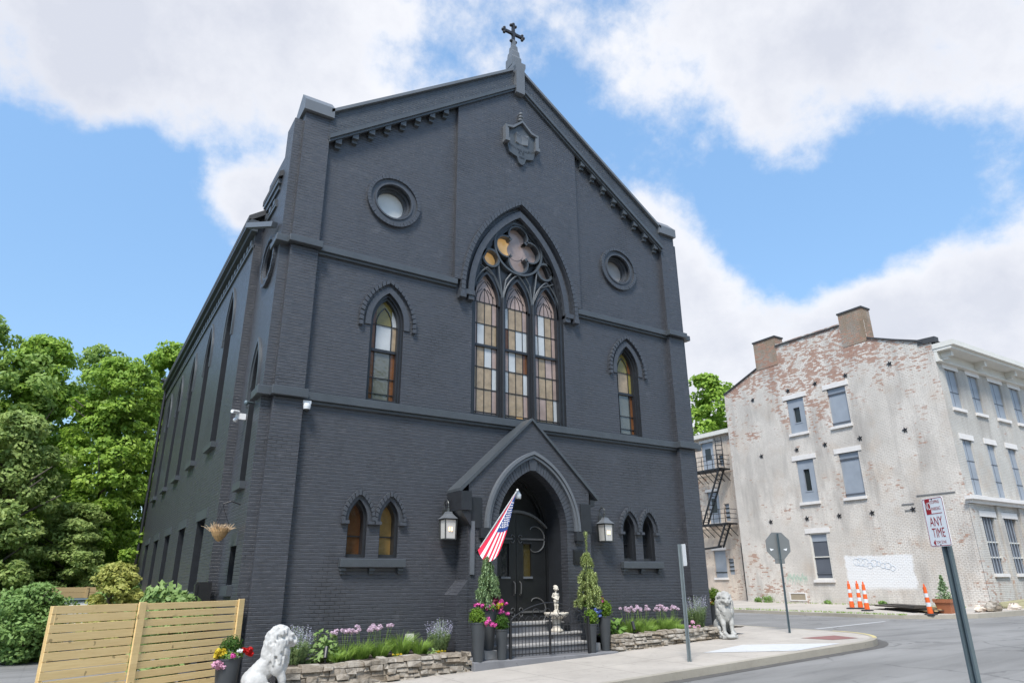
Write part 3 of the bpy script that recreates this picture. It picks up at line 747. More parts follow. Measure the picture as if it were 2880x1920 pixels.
# ---- windows of the left flank
LT = LEFT(W)
f = MB(); archring(f, LT, .93, .31, .25, 6.2, 7.0, 6.9, .15, .36, 8, 2.35); wn = f.build('lancet_window', M['frame'], church)
panes(wn, LT, [(arch_open(.93, .27, 3.85, 6.2, 6.93, 8), 0)], .34, ['g_dark'])
m = MB(); archring(m, LT, .93, .40, .31, 6.2, 7.15, 7.0, -.02, .01, 10, .1); archring(m, LT, .93, .48, .42, 6.2, 7.28, 7.18, -.055, .01, 10, .55); m.build('hood_mould', TR, wn)
m = MB(); m.box(-W-.12, -W+.02, .52, 1.34, 3.68, 3.84); m.build('sill', TR, wn)
round_window(LT, .9, 9.25, .66, 'g_dark')
f = MB(); f.slab([(.66,1.72),(1.24,1.72),(1.24,2.5),(.66,2.5)], LT, .14, .2, holes=[[(.72,1.78),(1.18,1.78),(1.18,2.44),(.72,2.44)]]); wn = f.build('square_window', M['frame'], church)
panes(wn, LT, [([(.7,1.75),(1.2,1.75),(1.2,2.48),(.7,2.48)], 0)], .19, ['g_dark'])
m = MB(); m.box(-W-.03, -W+.02, .58, 1.32, 2.5, 2.78); m.build('lintel', TR, wn); m = MB(); m.box(-W-.10, -W+.02, .58, 1.32, 1.5, 1.7); m.build('sill', TR, wn)
NT_ = LEFT(NX)
for c in NWY:
    f = MB(); archring(f, NT_, c, .5, .43, 8.55, 9.65, 9.53, .18, .42, 8, 3.27); f.slab([(c-.43,7.3),(c+.43,7.3),(c+.43,7.37),(c-.43,7.37)], NT_, .22, .3); wn = f.build('nave_lancet', M['frame'], church)
    panes(wn, NT_, [(arch_open(c, .45, 5.28, 8.55, 9.57, 8), 0)], .36, ['g_dark'])
    m = MB(); archring(m, NT_, c, .60, .5, 8.55, 9.8, 9.65, -.015, .01, 10, .1); archring(m, NT_, c, .68, .61, 8.55, 9.92, 9.81, -.045, .01, 10, .3); m.build('hood_mould', TR, wn)
    m = MB(); m.box(-NX-.13, -NX+.02, c-.62, c+.62, 5.12, 5.27); m.build('sill', TR, wn)
    f = MB(); f.slab([(c-.62,1.55),(c+.62,1.55),(c+.62,3.3),(c-.62,3.3)], NT_, .26, .34, holes=[[(c-.52,1.63),(c-.03,1.63),(c-.03,3.22),(c-.52,3.22)],[(c+.03,1.63),(c+.52,1.63),(c+.52,3.22),(c+.03,3.22)]]); wn = f.build('ground_window', M['frame'], church)
    panes(wn, NT_, [([(c-.55,1.58),(c+.55,1.58),(c+.55,3.26),(c-.55,3.26)], 0)], .32, ['g_dark'])
    m = MB(); m.box(-NX-.02, -NX+.02, c-.85, c+.85, 3.3, 3.56); m.build('lintel', TR, wn)
    m = MB(); m.box(-NX-.10, -NX+.02, c-.75, c+.75, 1.33, 1.53); m.build('sill', TR, wn)

# ---- porch and door
po = MB(); PY = -.6
ent = arch_open(0, 1.05, .0, 2.95, 4.45, 12)
outl = [(-1.85,-.5),(-1.05,-.5)] + ent[1:-1] + [(1.05,-.5),(1.82,-.5),(1.82,4.03),(0,5.73),(-1.85,4.01)]
po.slab(outl, FRONT, PY, 0.0)
po.sides(ent, FRONT, 0, .45, mi=1, closed=False); po.sides(arch_open(0, 1.047, .0, 2.95, 4.447, 12), FRONT, PY+.28, .45, mi=1, closed=False)  # inner jambs coloured near black to stand for the shade of the porch
po.box(-2.14,-1.852,-.62,.0,-.5,1.46); po.add([(-2.14,-.62,1.462),(-2.14,0,1.462),(-1.85,0,1.78),(-1.85,-.62,1.78),(-1.853,-.62,1.462),(-1.853,0,1.462)], [(0,3,2,1),(0,4,3),(1,2,5)])
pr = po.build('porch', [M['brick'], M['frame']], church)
ck = MB()
for s in (-1, 1):
    k = 1.0
    ck.slab([(0,5.73),(0,5.80),(s*2.12,3.86),(s*2.12,3.78),(s*2.08,3.78)], FRONT, PY-.06, .0, back=True)
ck.build('porch_coping', TR, pr, bevel=.012)
for s in (-1, 1):
    kn = MB(); a, b = sorted((s*1.84, s*(2.12 if s < 0 else 1.98))); kn.box(a, b, PY-(.14 if s < 0 else .03), -.002, 3.34 if s < 0 else 3.62, 3.78)
    if s < 0: kn.add([(s*1.84,PY-.10,2.98),(s*2.10,PY-.10,3.335),(s*1.84,PY-.10,3.335),(s*1.84,-.05,2.98),(s*2.10,-.05,3.335),(s*1.84,-.05,3.335)], [(0,1,2),(3,5,4),(0,3,4,1)])
    a, b = sorted((s*1.50, s*1.84)); kn.box(a, b, PY-.03, PY+.1, 2.95, 3.66)
    kn.build('kneeler', M['frame'], pr)
ah = MB(); archring(ah, FRONT, 0, 1.42, 1.35, 2.95, 4.91, 4.825, PY-.13, PY+.02, 16); archring(ah, FRONT, 0, 1.35, 1.28, 2.95, 4.80, 4.74, PY-.09, PY+.02, 16); ah.build('hood_mould', M['capstone'], pr)
vs = MB(); voussoirs(vs, FRONT, 0, 1.28, 1.05, 2.95, 4.74, 4.45, PY-.02, PY+.02, 44, .1, 0, .004)
vs.slab([(-.09,4.42),(.09,4.42),(.14,4.77),(-.14,4.77)], FRONT, PY-.05, PY+.02); vs.build('arch_ring', HD, pr)
for s in (-1, 1):
    im = MB(); a, b = sorted((s*1.27, s*1.57)); im.box(a, b, PY-.12, PY+.02, 2.72, 2.95); a, b = sorted((s*1.30, s*1.5)); im.box(a, b, PY-.08, PY+.02, 2.64, 2.72)
    im.build('impost', M['frame'], pr)
pl = MB(); pl.box(1.22,1.53,PY-.035,PY+.01,2.15,2.5); pl.box(1.25,1.50,PY-.045,PY-.03,2.19,2.46); pl.build('wall_plaque', M['black'], pr, bevel=.006)
cd = MB(); cd.box(-1.80,-1.70,PY-.05,PY+.01,1.9,3.1); cd.build('conduit', M['capstone'], pr)
dr = MB(); dr.face(arch_open(0, 1.05, .75, 2.95, 4.45, 12), (), FRONT, .44)
archring(dr, FRONT, 0, 1.05, .97, 2.95, 4.45, 4.34, .25, .44, 12, 2.2); archring(dr, FRONT, 0, .97, .92, 2.95, 4.34, 4.26, .32, .44, 12, 2.2)
door_arch = MB()
fr = dr.build('door_frame', M['black'], church)
DT = 3.08
def seg_arch(a, z0, zt, n=12):
    h = zt - z0; Rr = (a*a + h*h)/(2*h); t = math.asin(min(1, a/Rr)); return [(Rr*math.sin(-t + 2*t*i/n), zt - Rr + Rr*math.cos(-t + 2*t*i/n)) for i in range(n+1)]
tr = MB(); o = seg_arch(.95, DT, 3.50); i_ = seg_arch(.93, DT-.02, 3.43)
for j in range(12): tr.slab([o[j],o[j+1],i_[j+1],i_[j]], FRONT, .12, .40)
tr.build('transom_arch', M['ironlight'], fr)
for s in (-1, 1):
    top = [p for p in seg_arch(.92, DT-.03, 3.44) if (p[0]*s >= -1e-6)]
    if s < 0: poly = [(-.92,.80)] + top + [(-.008,.80)]
    else: poly = [(.008,.80)] + [(max(.008,p[0]), p[1]) for p in top] + [(.92,.80)]
    d = MB(); win = [(s*.22,1.85),(s*.46,1.85),(s*.46,2.68),(s*.22,2.68)]
    d.slab(poly, FRONT, .20, .36, holes=[win]); lf = d.build('door_leaf', M['black'], church)
    wg = MB(); wg.face(win, (), FRONT, .25); wg.build('door_glass', M['g_dim'] if s > 0 else M['g_dark'], lf)
    wf = MB(); a, b = sorted((s*.20, s*.48)); wf.box(a, b, .16, .205, 1.81, 1.86, 0); wf.box(a, b, .17, .205, 2.66, 2.70, 1); wf.build('window_bead', [M['capstone'], M['iron']], lf)
    hd = MB(); x = s*.09; hd.tube([(x,.19,1.42),(x,.12,1.46),(x,.11,1.58),(x,.12,1.70),(x,.19,1.74)], .016, 8); hd.build('handle', M['ironlight'], lf)
    hg = MB()
    for z in (2.78, 1.02):
        hg.bar((s*.12,.19,z),(s*.88,.19,z),.03,.045)
        for q in (1, -1):
            pts = [(s*(.12+.05*math.cos(t)), .185, z+q*.05+.05*math.sin(t)*q) for t in [i*.5 for i in range(8)]]
            hg.tube(pts, .012, 6)
            big = [(s*(.66+.22*math.cos(t)), .185, z+q*(.03+.42*(t/math.pi)**.8*.5+.16*math.sin(t))) for t in [i*math.pi/10 for i in range(11)]]
            hg.tube(big, [.022-.001*i for i in range(11)], 6)
    hg.build('strap_hinge', M['ironlight'], lf)
# steps, platform
st = MB()
st.box(-1.25, 1.25, -1.15, -.62, .10, .335); st.box(-1.25, 1.25, -.751, -.62, .335, .54); st.box(-1.04, 1.04, -.75, -.35, .101, .54); st.box(-1.04, 1.04, -.351, .45, .10, .755)
stp = st.build('entrance_steps', M['step'], church)
tt = MB(); tt.box(-1.27,1.27,-1.18,-.7,.336,.385); tt.box(-1.27,1.27,-.80,-.601,.541,.59); tt.box(-1.04,1.04,-.6005,-.3,.541,.59); tt.box(-1.04,1.04,-.39,.34,.756,.805); tt.build('step_tread', M['steptop'], stp, bevel=.008)
pf = MB(); pf.add([(x, y, z) for x in (-2.16,1.78) for y in (-1.52,-.03) for z in (-.3,.155)], [(0,1,3,2),(4,6,7,5),(0,4,5,1),(2,3,7,6),(1,5,7,3)])
pf.build('entrance_platform', M['step'], church, bevel=.015)

# shield with open book
sh = MB(); sx, sz = .06, 14.75
half = [(.0,.62),(.30,.36),(.5,.28),(.5,-.02),(.5,-.30),(.44,-.52),(.30,-.57),(.17,-.60),(.10,-.80),(0,-.86)]
poly = [(sx+u, sz+v) for u, v in half] + [(sx-u, sz+v) for u, v in half[::-1][1:-1]]
sh.slab(poly, FRONT, -.22, -.12)
sd = sh.build('date_shield', M['trim'], church)
rb = MB()
for s in (-1, 1):
    rb.slab([(sx,sz+.66),(sx,sz+.74),(sx+s*.36,sz+.42),(sx+s*.55,sz+.38),(sx+s*.55,sz+.31),(sx+s*.33,sz+.35)], FRONT, -.31, -.12)
    a, b = sorted((sx+s*.5, sx+s*.62)); rb.box(a, b, -.29, -.12, sz-.1, sz+.40); rb.box(a-.02, b+.02, -.33, -.12, sz-.22, sz-.101)
for k, z in enumerate((.80,.92,1.04)): rb.ell((sx,-.2,sz+z), (.10-.015*k,.08,.06), n=6)
rb.build('shield_hood', M['capstone'], sd)
bk = MB(); bk.add([(sx-.22,-.27,sz-.10),(sx,-.23,sz-.12),(sx+.22,-.27,sz-.10),(sx-.22,-.30,sz+.24),(sx,-.25,sz+.22),(sx+.22,-.30,sz+.24),(sx-.22,-.2,sz-.13),(sx,-.2,sz-.15),(sx+.22,-.2,sz-.13),(sx-.22,-.2,sz+.24),(sx,-.2,sz+.22),(sx+.22,-.2,sz+.24)],
       [(0,1,4,3),(1,2,5,4),(0,6,7,1),(1,7,8,2),(0,3,9,6),(2,8,11,5),(3,4,10,9),(4,5,11,10)])
bk.build('open_book', M['capstone'], sd)
lt = MB()
TS = lambda u, v, d: (u, d, v)
text_into(lt, 'HOLY', .10, TS, sx-.11, sz+.15, -.302); text_into(lt, 'BIBLE', .10, TS, sx+.11, sz+.15, -.302, wscale=.85)
text_into(lt, 'FIFTH PRES. CHURCH', .115, TS, sx, sz-.36, -.226, bend=.55, wscale=.82); text_into(lt, 'A. D.', .12, TS, sx, sz-.45, -.226); text_into(lt, '1866', .12, TS, sx, sz-.60, -.226, wscale=.9)
lt.build('lettering', M['black'], sd)

# ------------------------------------------------------------------ white corner building
wb = thing('brick_building', 'three storey peeling whitewashed brick corner building with boarded windows and fire escape', 'building', (25.2,.55,.4))
WXX = 25.2
WL = lambda u, v, d: (WXX + d, u, v)
WF = lambda u, v, d: (u, .55 + d, v)
gable = [(13.8,.1),(13.8,13.22),(11.0,14.30),(11.0,14.75),(9.45,15.35),(9.45,15.50),(5.15,15.46),(5.15,15.3),(3.70,15.2),(3.70,14.12),(.95,13.03),(.55,12.9),(.55,.1)]
def rect(y0, y1, z0, z1): return [(y0,z0),(y1,z0),(y1,z1),(y0,z1)]
gw_ = [('A',8.12,9.25,9.80,11.86),('B',5.46,6.57,9.74,11.90),('C',8.10,9.21,5.85,8.23),('D',5.38,6.52,5.85,8.23),('E',7.97,9.05,1.72,4.15)]
m = MB(); gh = [rect(a,b,c,d) for _,a,b,c,d in gw_]
m.face(gable, gh, WL, 0)
for h in gh: m.sides(h, WL, 0, .2)
bsm = rect(9.75, 10.75, .62, 1.0)
m.build('gable_wall', M['wwash'], wb)
ftw = [(25.9,27.0),(28.17,29.2),(30.5,31.75),(32.8,33.9),(35.1,36.2),(37.4,38.5)]
fm = [(26.0,26.95),(28.45,29.3),(30.7,31.6),(33,33.9),(35.3,36.2),(37.5,38.4)]
fg = [(26.15,27.35),(28.35,29.55),(30.8,31.9),(33.1,34.2),(35.4,36.5)]
fh = [rect(a,b,9.66,11.66) for a,b in ftw] + [rect(a,b,5.42,8.1) for a,b in fm] + [rect(a,b,1.93,4.45) for a,b in fg]
m = MB(); m.face(rect(WXX+.002,46,.1,12.8), fh, WF, 0)
for h in fh: m.sides(h, WF, 0, .2)
m.build('street_wall', M['wwash_front'], wb)
m = MB(); m.face(rect(.55,13.8,.1,13.2), (), lambda u,v,d:(46,u,v), 0); m.face(rect(WXX,46,.1,13.2), (), lambda u,v,d:(u,13.8,v), 0)
m.build('back_wall', M['wwash_front'], wb)
m = MB()
m.add([(WXX+.12,.3,12.95),(46,.3,12.95),(46,7.2,15.45),(WXX+.12,7.2,15.45),(WXX+.12,13.9,13.15),(46,13.9,13.15)], [(0,1,2,3),(3,2,5,4)])
m.build('roof', M['roofgrey'], wb)
m = MB()   # dark roof edge along the gable
for (a, b) in ((gable[1],gable[2]),(gable[4],gable[7]),(gable[9],gable[10])):
    m.bar((WXX+.1,a[0],a[1]+.04),(WXX+.1,b[0],b[1]+.04),.34,.07)
m.bar((WXX+.15,1.2,13.1),(WXX+.15,.35,13.05),.4,.28)
m.build('roof_edge', M['roof'], wb)
for (y0, y1, z0, z1) in ((9.42,11.02,14.2,15.98),(3.72,5.12,15.2,15.95)):
    m = MB(); m.box(WXX-.02, WXX+.75, y0, y1, z0 if y0 > 6 else 14.0, z1); ch = m.build('chimney', M['rawbrick'], wb)
    m = MB(); m.box(WXX-.07, WXX+.8, y0-.05, y1+.05, z1, z1+.09); m.build('chimney_cap', M['roof'], ch)
def bwin(tag_, T, a, b, z0, z1, style):
    f = MB(); mats = [M['board'], M['boardd'], M['voiddark'], M['cream']]
    if style == 'door':
        ins = rect(a+.36, b-.36, z0+.62, z1-.55); f.face(rect(a,b,z0,z1), [ins], T, .07, 0); f.sides(ins, T, .07, .16, 0); f.face(ins, (), T, .15, 2)
        i2 = rect(a+.30, b-.30, z0+.56, z1-.49); f.slab(i2, T, .05, .08, holes=[ins], mi=0)
    elif style == 'split':
        f.face(rect(a,b,z0,z1), (), T, .10, 0); f.slab(rect(a,b,z1-.38,z1-.31), T, .05, .11, mi=1); f.slab(rect(a,b,z0+.14,z0+.2), T, .05, .11, mi=1)
        f.slab(rect(a,b,z1-.30,z1), T, .08, .11, mi=0)
    elif style == 'dark':
        f.face(rect(a,b,z0,z1), (), T, .12, 1); f.slab(rect(a,b,z0,z1), T, .04, .13, holes=[rect(a+.07,b-.07,z0+.07,z1-.07)], mi=3)
        zm = (z0+z1)/2-.05; f.slab(rect(a+.07,b-.07,zm-.025,zm+.025), T, .06, .13, mi=3); f.slab(rect(a+.07,b-.07,z1-.45,z1-.09), T, .09, .125, mi=0); f.slab(rect(a+.07,b-.07,z0+.28,z0+.34), T, .08, .13, mi=1)
    elif style == 'bars':
        f.face(rect(a,b,z0,z1), (), T, .14, 1); zm = z0+(z1-z0)*.55
        for z in (zm, z0+(z1-z0)*.28): f.slab(rect(a,b,z-.03,z+.03), T, .07, .15, mi=3)
        for k in range(1,4):
            x = a+(b-a)*k/4; f.slab(rect(x-.015,x+.015,z0,z1), T, .05, .08, mi=0)
    else:
        f.face(rect(a,b,z0,z1), (), T, .09, 0)
        x = a+(b-a)*.45; f.slab(rect(x-.008,x+.008,z0,z1), T, .08, .095, mi=1)
        for z in (.42,) if style == 'plain' else (.3,.62): f.slab(rect(a,b,z0+(z1-z0)*z-.02,z0+(z1-z0)*z+.02), T, .075, .095, mi=1)
    w_ = f.build('boarded_window', mats, wb)
    l = MB(); ex = .22; l.slab(rect(a-ex,b+ex,z1,z1+.27), T, -.04, .05); l.build('lintel', M['sillw'], w_)
    l = MB(); l.slab(rect(a-.08,b+.08,z0-.15,z0), T, -.10, .08); l.face([(a-.08,-.10),(b+.08,-.10),(b+.08,.08),(a-.08,.08)], (), lambda u,v,d: T(u, z0+.001, v), 0); l.build('sill', M['sillw'], w_)
for (k, a, b, z0, z1) in gw_: bwin(k, WL, a, b, z0, z1, {'A':'door','C':'door','B':'split','D':'split','E':'dark'}[k])
for i, (a, b) in enumerate(ftw): bwin('t', WF, a, b, 9.66, 11.66, 'plain')
for i, (a, b) in enumerate(fm): bwin('m', WF, a, b, 5.42, 8.1, 'tall')
for i, (a, b) in enumerate(fg): bwin('g', WF, a, b, 1.93, 4.45, 'bars')
m = MB()   # cornice of the street front
m.box(WXX-.05, 46, -.45, .55, 12.55, 12.80); m.box(WXX-.02, 46, -.30, .549, 12.40, 12.55); m.box(WXX-.01, 46, .40, .548, 11.98, 12.40); m.box(WXX-.015, 46, .33, .547, 11.90, 11.98)
x = 25.5
while x < 45: m.box(x, x+.22, -.1, .40, 12.12, 12.40); m.box(x+.03, x+.19, .1, .40, 11.99, 12.12); x += 3.4 if int(x) % 2 else 3.4
m.build('street_cornice', M['cream'], wb)
m = MB(); m.box(WXX-.25, 46, .2, .56, 5.18, 5.34); m.box(WXX-.12, 46, .35, .56, 5.02, 5.18); m.build('ledge', M['sillw'], wb)
m = MB(); m.box(WXX-.04, WXX+.5, .47, .55, .1, 5.0); m.box(27.7,28.0,.46,.55,.1,5.0); m.box(30.0,30.35,.46,.55,.1,5.0); m.build('pilaster', M['wwash_front'], wb)
for (z, ys) in ((12.42,(11.6,9.02,7.2,5.3,2.8)),(8.86,(11.5,9.02,7.2,5.12,2.7)),(4.96,(11.45,9.02,7.05,5.2,3.1))):
    for y in ys:
        m = MB(); pts = [(y+(.15 if k % 2 == 0 else .055)*math.sin(k*math.pi/5+.2), z+(.15 if k % 2 == 0 else .055)*math.cos(k*math.pi/5+.2)) for k in range(10)]
        m.slab(pts, WL, -.045, 0)
        m.build('wall_star', M['iron'], wb)
m = MB(); m.slab(rect(9.75,10.85,.6,1.05), WL, -.03, .02, holes=[rect(9.83,10.77,.66,.98)]); m.build('basement_grille', M['sillw'], wb)
m = MB(); m.face(rect(9.8,10.8,.62,1.0), (), WL, -.008); m.build('grille_board', plain('tan board', (.3,.25,.18), .8), wb)
m = MB()
for (z, a, b) in ((5.55,1.0,2.8),(5.2,3.0,3.6),(4.9,3.0,3.5)): m.slab(rect(a,b,z,z+.05), WL, -.03, .0)
m.build('wall_batten', M['roofgrey'], wb)
g = MB(); random.seed(5)
for k in range(9):
    cy, cz = 6.5-.23*k, 2.55-.03*k+random.uniform(-.08,.08); r = random.uniform(.1,.2)
    g.tube([(WXX-.012, cy+r*math.cos(t)*1.1, cz+r*math.sin(t)) for t in [i*.5 for i in range(13)]], .006, 4)
g.build('blue_scribble', plain('pale blue spray', (.52,.60,.70), .8), wb)
g = MB()
for k in range(12):
    y0, z0 = 10.9-.11*k, 1.75+random.uniform(-.1,.1); g.tube([(WXX-.012,y0,z0-.22),(WXX-.012,y0-.05,z0+.2),(WXX-.012,y0-.12,z0-.05),(WXX-.012,y0-.1,z0+.25)], .012, 4)
g.build('green_scribble', plain('pale green spray', (.38,.5,.42), .8), wb)
# rear wing with the fire escape
XW = 27.5; WW = lambda u, v, d: (XW + d, u, v)
wing = thing('brick_wing', 'peeling pinkish rear wing with iron fire escape behind the whitewashed gable', 'building', (XW,16,.4))
wins = [(17.2,18.27,9.07,10.98),(17.15,18.15,5.4,7.52),(17.1,18.12,1.88,3.62)]
m = MB(); hs = [rect(*q) for q in wins] + [rect(16.48,16.92,2.06,3.07), rect(16.4,16.75,9.15,9.9), rect(16.35,16.75,5.45,6.6)]
m.face(rect(13.9,30,.1,11.5), hs, WW, 0)
for h in hs: m.sides(h, WW, 0, .2)
m.add([(XW,30,.1),(45,30,.1),(45,30,11.5),(XW,30,11.5)], [(0,1,2,3)]); m.build('wall', M['wwash_rear'], wing)
m = MB(); m.add([(XW-.3,13.9,11.6),(XW-.3,30.3,11.6),(XW+4,30.3,12.6),(XW+4,13.9,12.6)], [(0,1,2,3)]); m.build('roof', M['roofgrey'], wing)
m = MB(); m.box(XW-.3,XW+.01,13.9,30.2,11.3,11.58); m.build('eave_board', M['cream'], wing)
for i, (a, b, z0, z1) in enumerate(wins + [(16.48,16.92,2.06,3.07),(16.4,16.75,9.15,9.9),(16.35,16.75,5.45,6.6)]):
    f = MB()
    if i < 2: f.face(rect(a,b,z0,z1), (), WW, .08, 0); f.slab(rect(a+.3,b-.28,z0+.7,z1-.45), WW, .06, .09, mi=1)
    elif i == 2: f.face(rect(a,b,z0,z1), (), WW, .08, 0); f.slab(rect(a,b,z0+.3,z0+.36), WW, .05, .09, mi=1)
    else:
        f.face(rect(a,b,z0,z1), (), WW, .1, 0)
        for k in (1,2,3): f.slab(rect(a,b,z0+(z1-z0)*k/4-.03,z0+(z1-z0)*k/4+.03), WW, .06, .11, mi=1)
    w_ = f.build('boarded_window', [M['board'], M['voiddark']], wing)
    if i < 3:
        l = MB(); l.slab(rect(a-.12,b+.12,z1,z1+.18), WW, -.05, .02); l.slab(rect(a-.1,b+.1,z0-.14,z0), WW, -.08, .02); l.build('lintel', M['sillw'], w_)
for (z, y0, y1) in ((8.82,15.85,19.4),(5.22,15.75,19.4)):
    fe = MB()
    for k in range(8): fe.bar((XW-.12-k*.13,y0,z),(XW-.12-k*.13,y1,z),.035,.05)
    fe.bar((XW-1.1,y0,z),(XW-1.1,y1,z),.06,.10); fe.bar((XW-.1,y0,z),(XW-1.1,y0,z),.06,.1)
    for k in range(8):
        y = y0+.1+k*(y1-y0-.2)/7; fe.bar((XW-.05,y,z-.75),(XW-1.0,y,z-.05),.04,.04)
        fe.bar((XW-1.1,y,z),(XW-1.1,y,z+.95),.03,.03)
    for dz in (.35,.65,.95): fe.bar((XW-1.1,y0,z+dz),(XW-1.1,y1,z+dz),.03,.03); fe.bar((XW-.05,y0,z+dz),(XW-1.1,y0,z+dz),.03,.03)
    fe.build('fire_escape_platform', M['iron'], wing)
ld = MB()
for (y0, z0, y1, z1) in ((17.85,5.3,15.95,8.85),(16.75,3.75,15.95,5.2)):
    for dx in (.55, 1.05): ld.bar((XW-dx,y0,z0),(XW-dx,y1,z1),.05,.12)
    n = int((z1-z0)/.28)
    for k in range(n+1):
        t = (k+.5)/(n+1); ld.bar((XW-.55,y0+(y1-y0)*t,z0+(z1-z0)*t),(XW-1.05,y0+(y1-y0)*t,z0+(z1-z0)*t),.06,.04)
ld.bar((XW-.8,16.7,3.8),(XW-.8,19.6,3.62),.12,.12)
for k in range(7): ld.bar((XW-.35,16.1+.0*k,8.9+.32*k),(XW-.35,16.65,8.95+.32*k),.04,.05)
ld.bar((XW-.35,16.1,8.9),(XW-.35,16.1,11.1),.04,.04); ld.bar((XW-.35,16.65,8.9),(XW-.35,16.65,11.1),.04,.04)
ld.build('escape_ladder', M['iron'], wing)
m = MB(); m.tube([(XW-.15,15.55,.5),(XW-.15,15.55,4.0)], .08); m.build('downpipe', M['iron'], wing)

# ------------------------------------------------------------------ board fence beside the church
def board_fence(name, label, A, Bp, ztop, zbot, posts, mat, n, th=.02, split=()):
    A = Vector(A); Bp = Vector(Bp); d = (Bp-A); L = d.length; d.normalize(); nrm = Vector((d.y,-d.x))
    if nrm.y > 0: nrm = -nrm
    t = thing(name, label, 'fence', (A.x, A.y, zbot))
    pitch = (ztop-zbot-.02)/n
    def P(s, off, z): q = A + d*s + nrm*off; return (q.x, q.y, z)
    m = MB(); random.seed(3)
    edges = [0] + list(split) + [L]
    for si, (a, b) in enumerate(zip(edges, edges[1:])):
        for k in range(n):
            z = ztop - (k+.5)*pitch + random.uniform(-.004,.004); h = pitch - (.010 if si == 0 else .019) - random.uniform(0,.007)
            m.bar(P(a+.01,random.uniform(-.003,.003),z+random.uniform(-.004,.004)), P(b-.01,0,z), th, h)
    m.build('boards', mat, t, bevel=.004)
    for s, wd in posts:
        m = MB(); a = P(s,.028,zbot-.1); b = P(s,.028,ztop+.01); q = Vector(a); e = Vector(b)
        u = Vector((d.x,d.y,0))*wd/2; v = Vector((nrm.x,nrm.y,0))*.018
        m.add([p+su*u+sv*v for p in (q,e) for sv in (-1,1) for su in (-1,1)], [(0,1,3,2),(4,6,7,5),(0,4,5,1),(2,3,7,6),(0,2,6,4),(1,5,7,3)])
        m.build('post', mat, t, bevel=.004)
    for s in (.05, L-.05): m = MB(); m.bar(P(s,-.05,zbot-.1), P(s,-.05,ztop-.01), .09, .09); m.build('back_post', mat, t)
    return t
board_fence('wooden_fence', 'fresh pine fence of horizontal boards beside the church corner', (-9.80,-1.98), (-6.66,-.17), 1.45, -.28, [(1.47,.13),(3.57,.13)], M['pine'], 13, split=(1.40,))
board_fence('wooden_fence', 'small far pine fence under the trees behind the white box', (-10.3,18.6), (-7.3,18.9), 1.65, -.25, [(1.5,.1)], M['pine2'], 9)

# ------------------------------------------------------------------ garden walls of rubble stone
def rubble(label, x0, x1, yf, th, ztop0, ztop1, seed):
    random.seed(seed); m = MB(); 
    rows = 5
    for r in range(rows):
        x = x0 + random.uniform(-.02,.03)
        while x < x1:
            l = random.uniform(.10,.40); xe = min(x+l, x1+random.uniform(0,.03)); xm = (x+xe)/2
            f = (xm-x0)/(x1-x0); zt = ztop0 + (ztop1-ztop0)*f; zb = zg(xm)-.05; hh = (zt-zb)/rows
            z0 = zb + r*hh + random.uniform(-.015,.015); z1 = zb + (r+1)*hh - .012 + random.uniform(-.012,.022)
            y0 = yf + random.uniform(-.03,.05)
            j = lambda s=.022: random.uniform(-s, s)
            m.add([(x+j(),y0+j(),z0+j(.01)),(xe-.014+j(),y0+j(),z0+j(.01)),(xe-.014+j(),y0+.02+j(),z1+j(.015)),(x+j(),y0+.02+j(),z1+j(.015)),
                   (x,yf+th,z0),(xe-.012,yf+th,z0),(xe-.012,yf+th,z1+j()),(x,yf+th,z1+j())],
                  [(0,1,2,3),(4,7,6,5),(0,4,5,1),(3,2,6,7),(0,3,7,4),(1,5,6,2)])
            x = xe
    core = [(x0+.03, yf+.07), (x1-.03, yf+.07), (x1-.03, yf+th-.02), (x0+.03, yf+th-.02)]
    m.add([(x, y, z) for z in (-.3, min(ztop0,ztop1)-.05) for x, y in core], [(0,1,5,4),(1,2,6,5),(2,3,7,6),(3,0,4,7),(4,5,6,7)])
    o = m.build('garden_wall', M['stone'], base=(x0,yf,0), bevel=.014); return tag(o, label, 'garden wall')
rubble('low rubble stone bed wall left of the entrance steps', -6.05, -2.17, -1.42, .32, .29, .37, 1)
rubble('low rubble stone bed wall right of the steps, ending at the grey lion', 1.80, 5.42, -1.42, .32, .50, .56, 2)
for (x0, x1, z) in ((-6.0,-2.2,.27),(1.83,6.8,.44)):
    m = MB(); nx = 30; ny = 6
    vs = [(x0+(x1-x0)*i/nx, -1.15+1.13*j/ny, z + (.04 if x0 < 0 else .05)*(i/nx) + random.uniform(-.015,.03)) for i in range(nx+1) for j in range(ny+1)]
    m.add(vs, [(i*(ny+1)+j,(i+1)*(ny+1)+j,(i+1)*(ny+1)+j+1,i*(ny+1)+j+1) for i in range(nx) for j in range(ny)])
    structure(m.build('flower_bed_soil', M['soil'], smooth=True))

# ------------------------------------------------------------------ planters
def planter(label, x, y, z, h, rt, rb, group=None):
    m = MB(); m.lathe([(rb,0),(rb+(rt-rb)*.5,h*.5),(rt,h-.03),(rt+.008,h-.028),(rt+.008,h),(rt-.02,h),(rt-.035,h-.06),(0.01,h-.06)], n=28, cap=False)
    m.v = [(a+x, b+y, c+z) for a, b, c in m.v]
    m2 = MB(); o = m.build('planter', [M['planter'], M['soil']], base=(x,y,z), smooth=False)
    for p in o.data.polygons: p.use_smooth = True
    e = o.modifiers.new('edges', 'EDGE_SPLIT'); e.split_angle = R(40)
    return tag(o, label, 'planter', group)
GP = 'tall charcoal planters by the steps'
planter('front left tall charcoal planter with clipped box ball and pink flowers', -2.02, -1.42, .155, .77, .165, .105, GP)
planter('largest left charcoal planter on a block, holding the blue green weeping spruce', -1.58, -1.10, .335, .84, .20, .115, GP)
planter('shortest left charcoal planter, next to the gate post', -1.42, -1.40, .155, .61, .135, .095, GP)
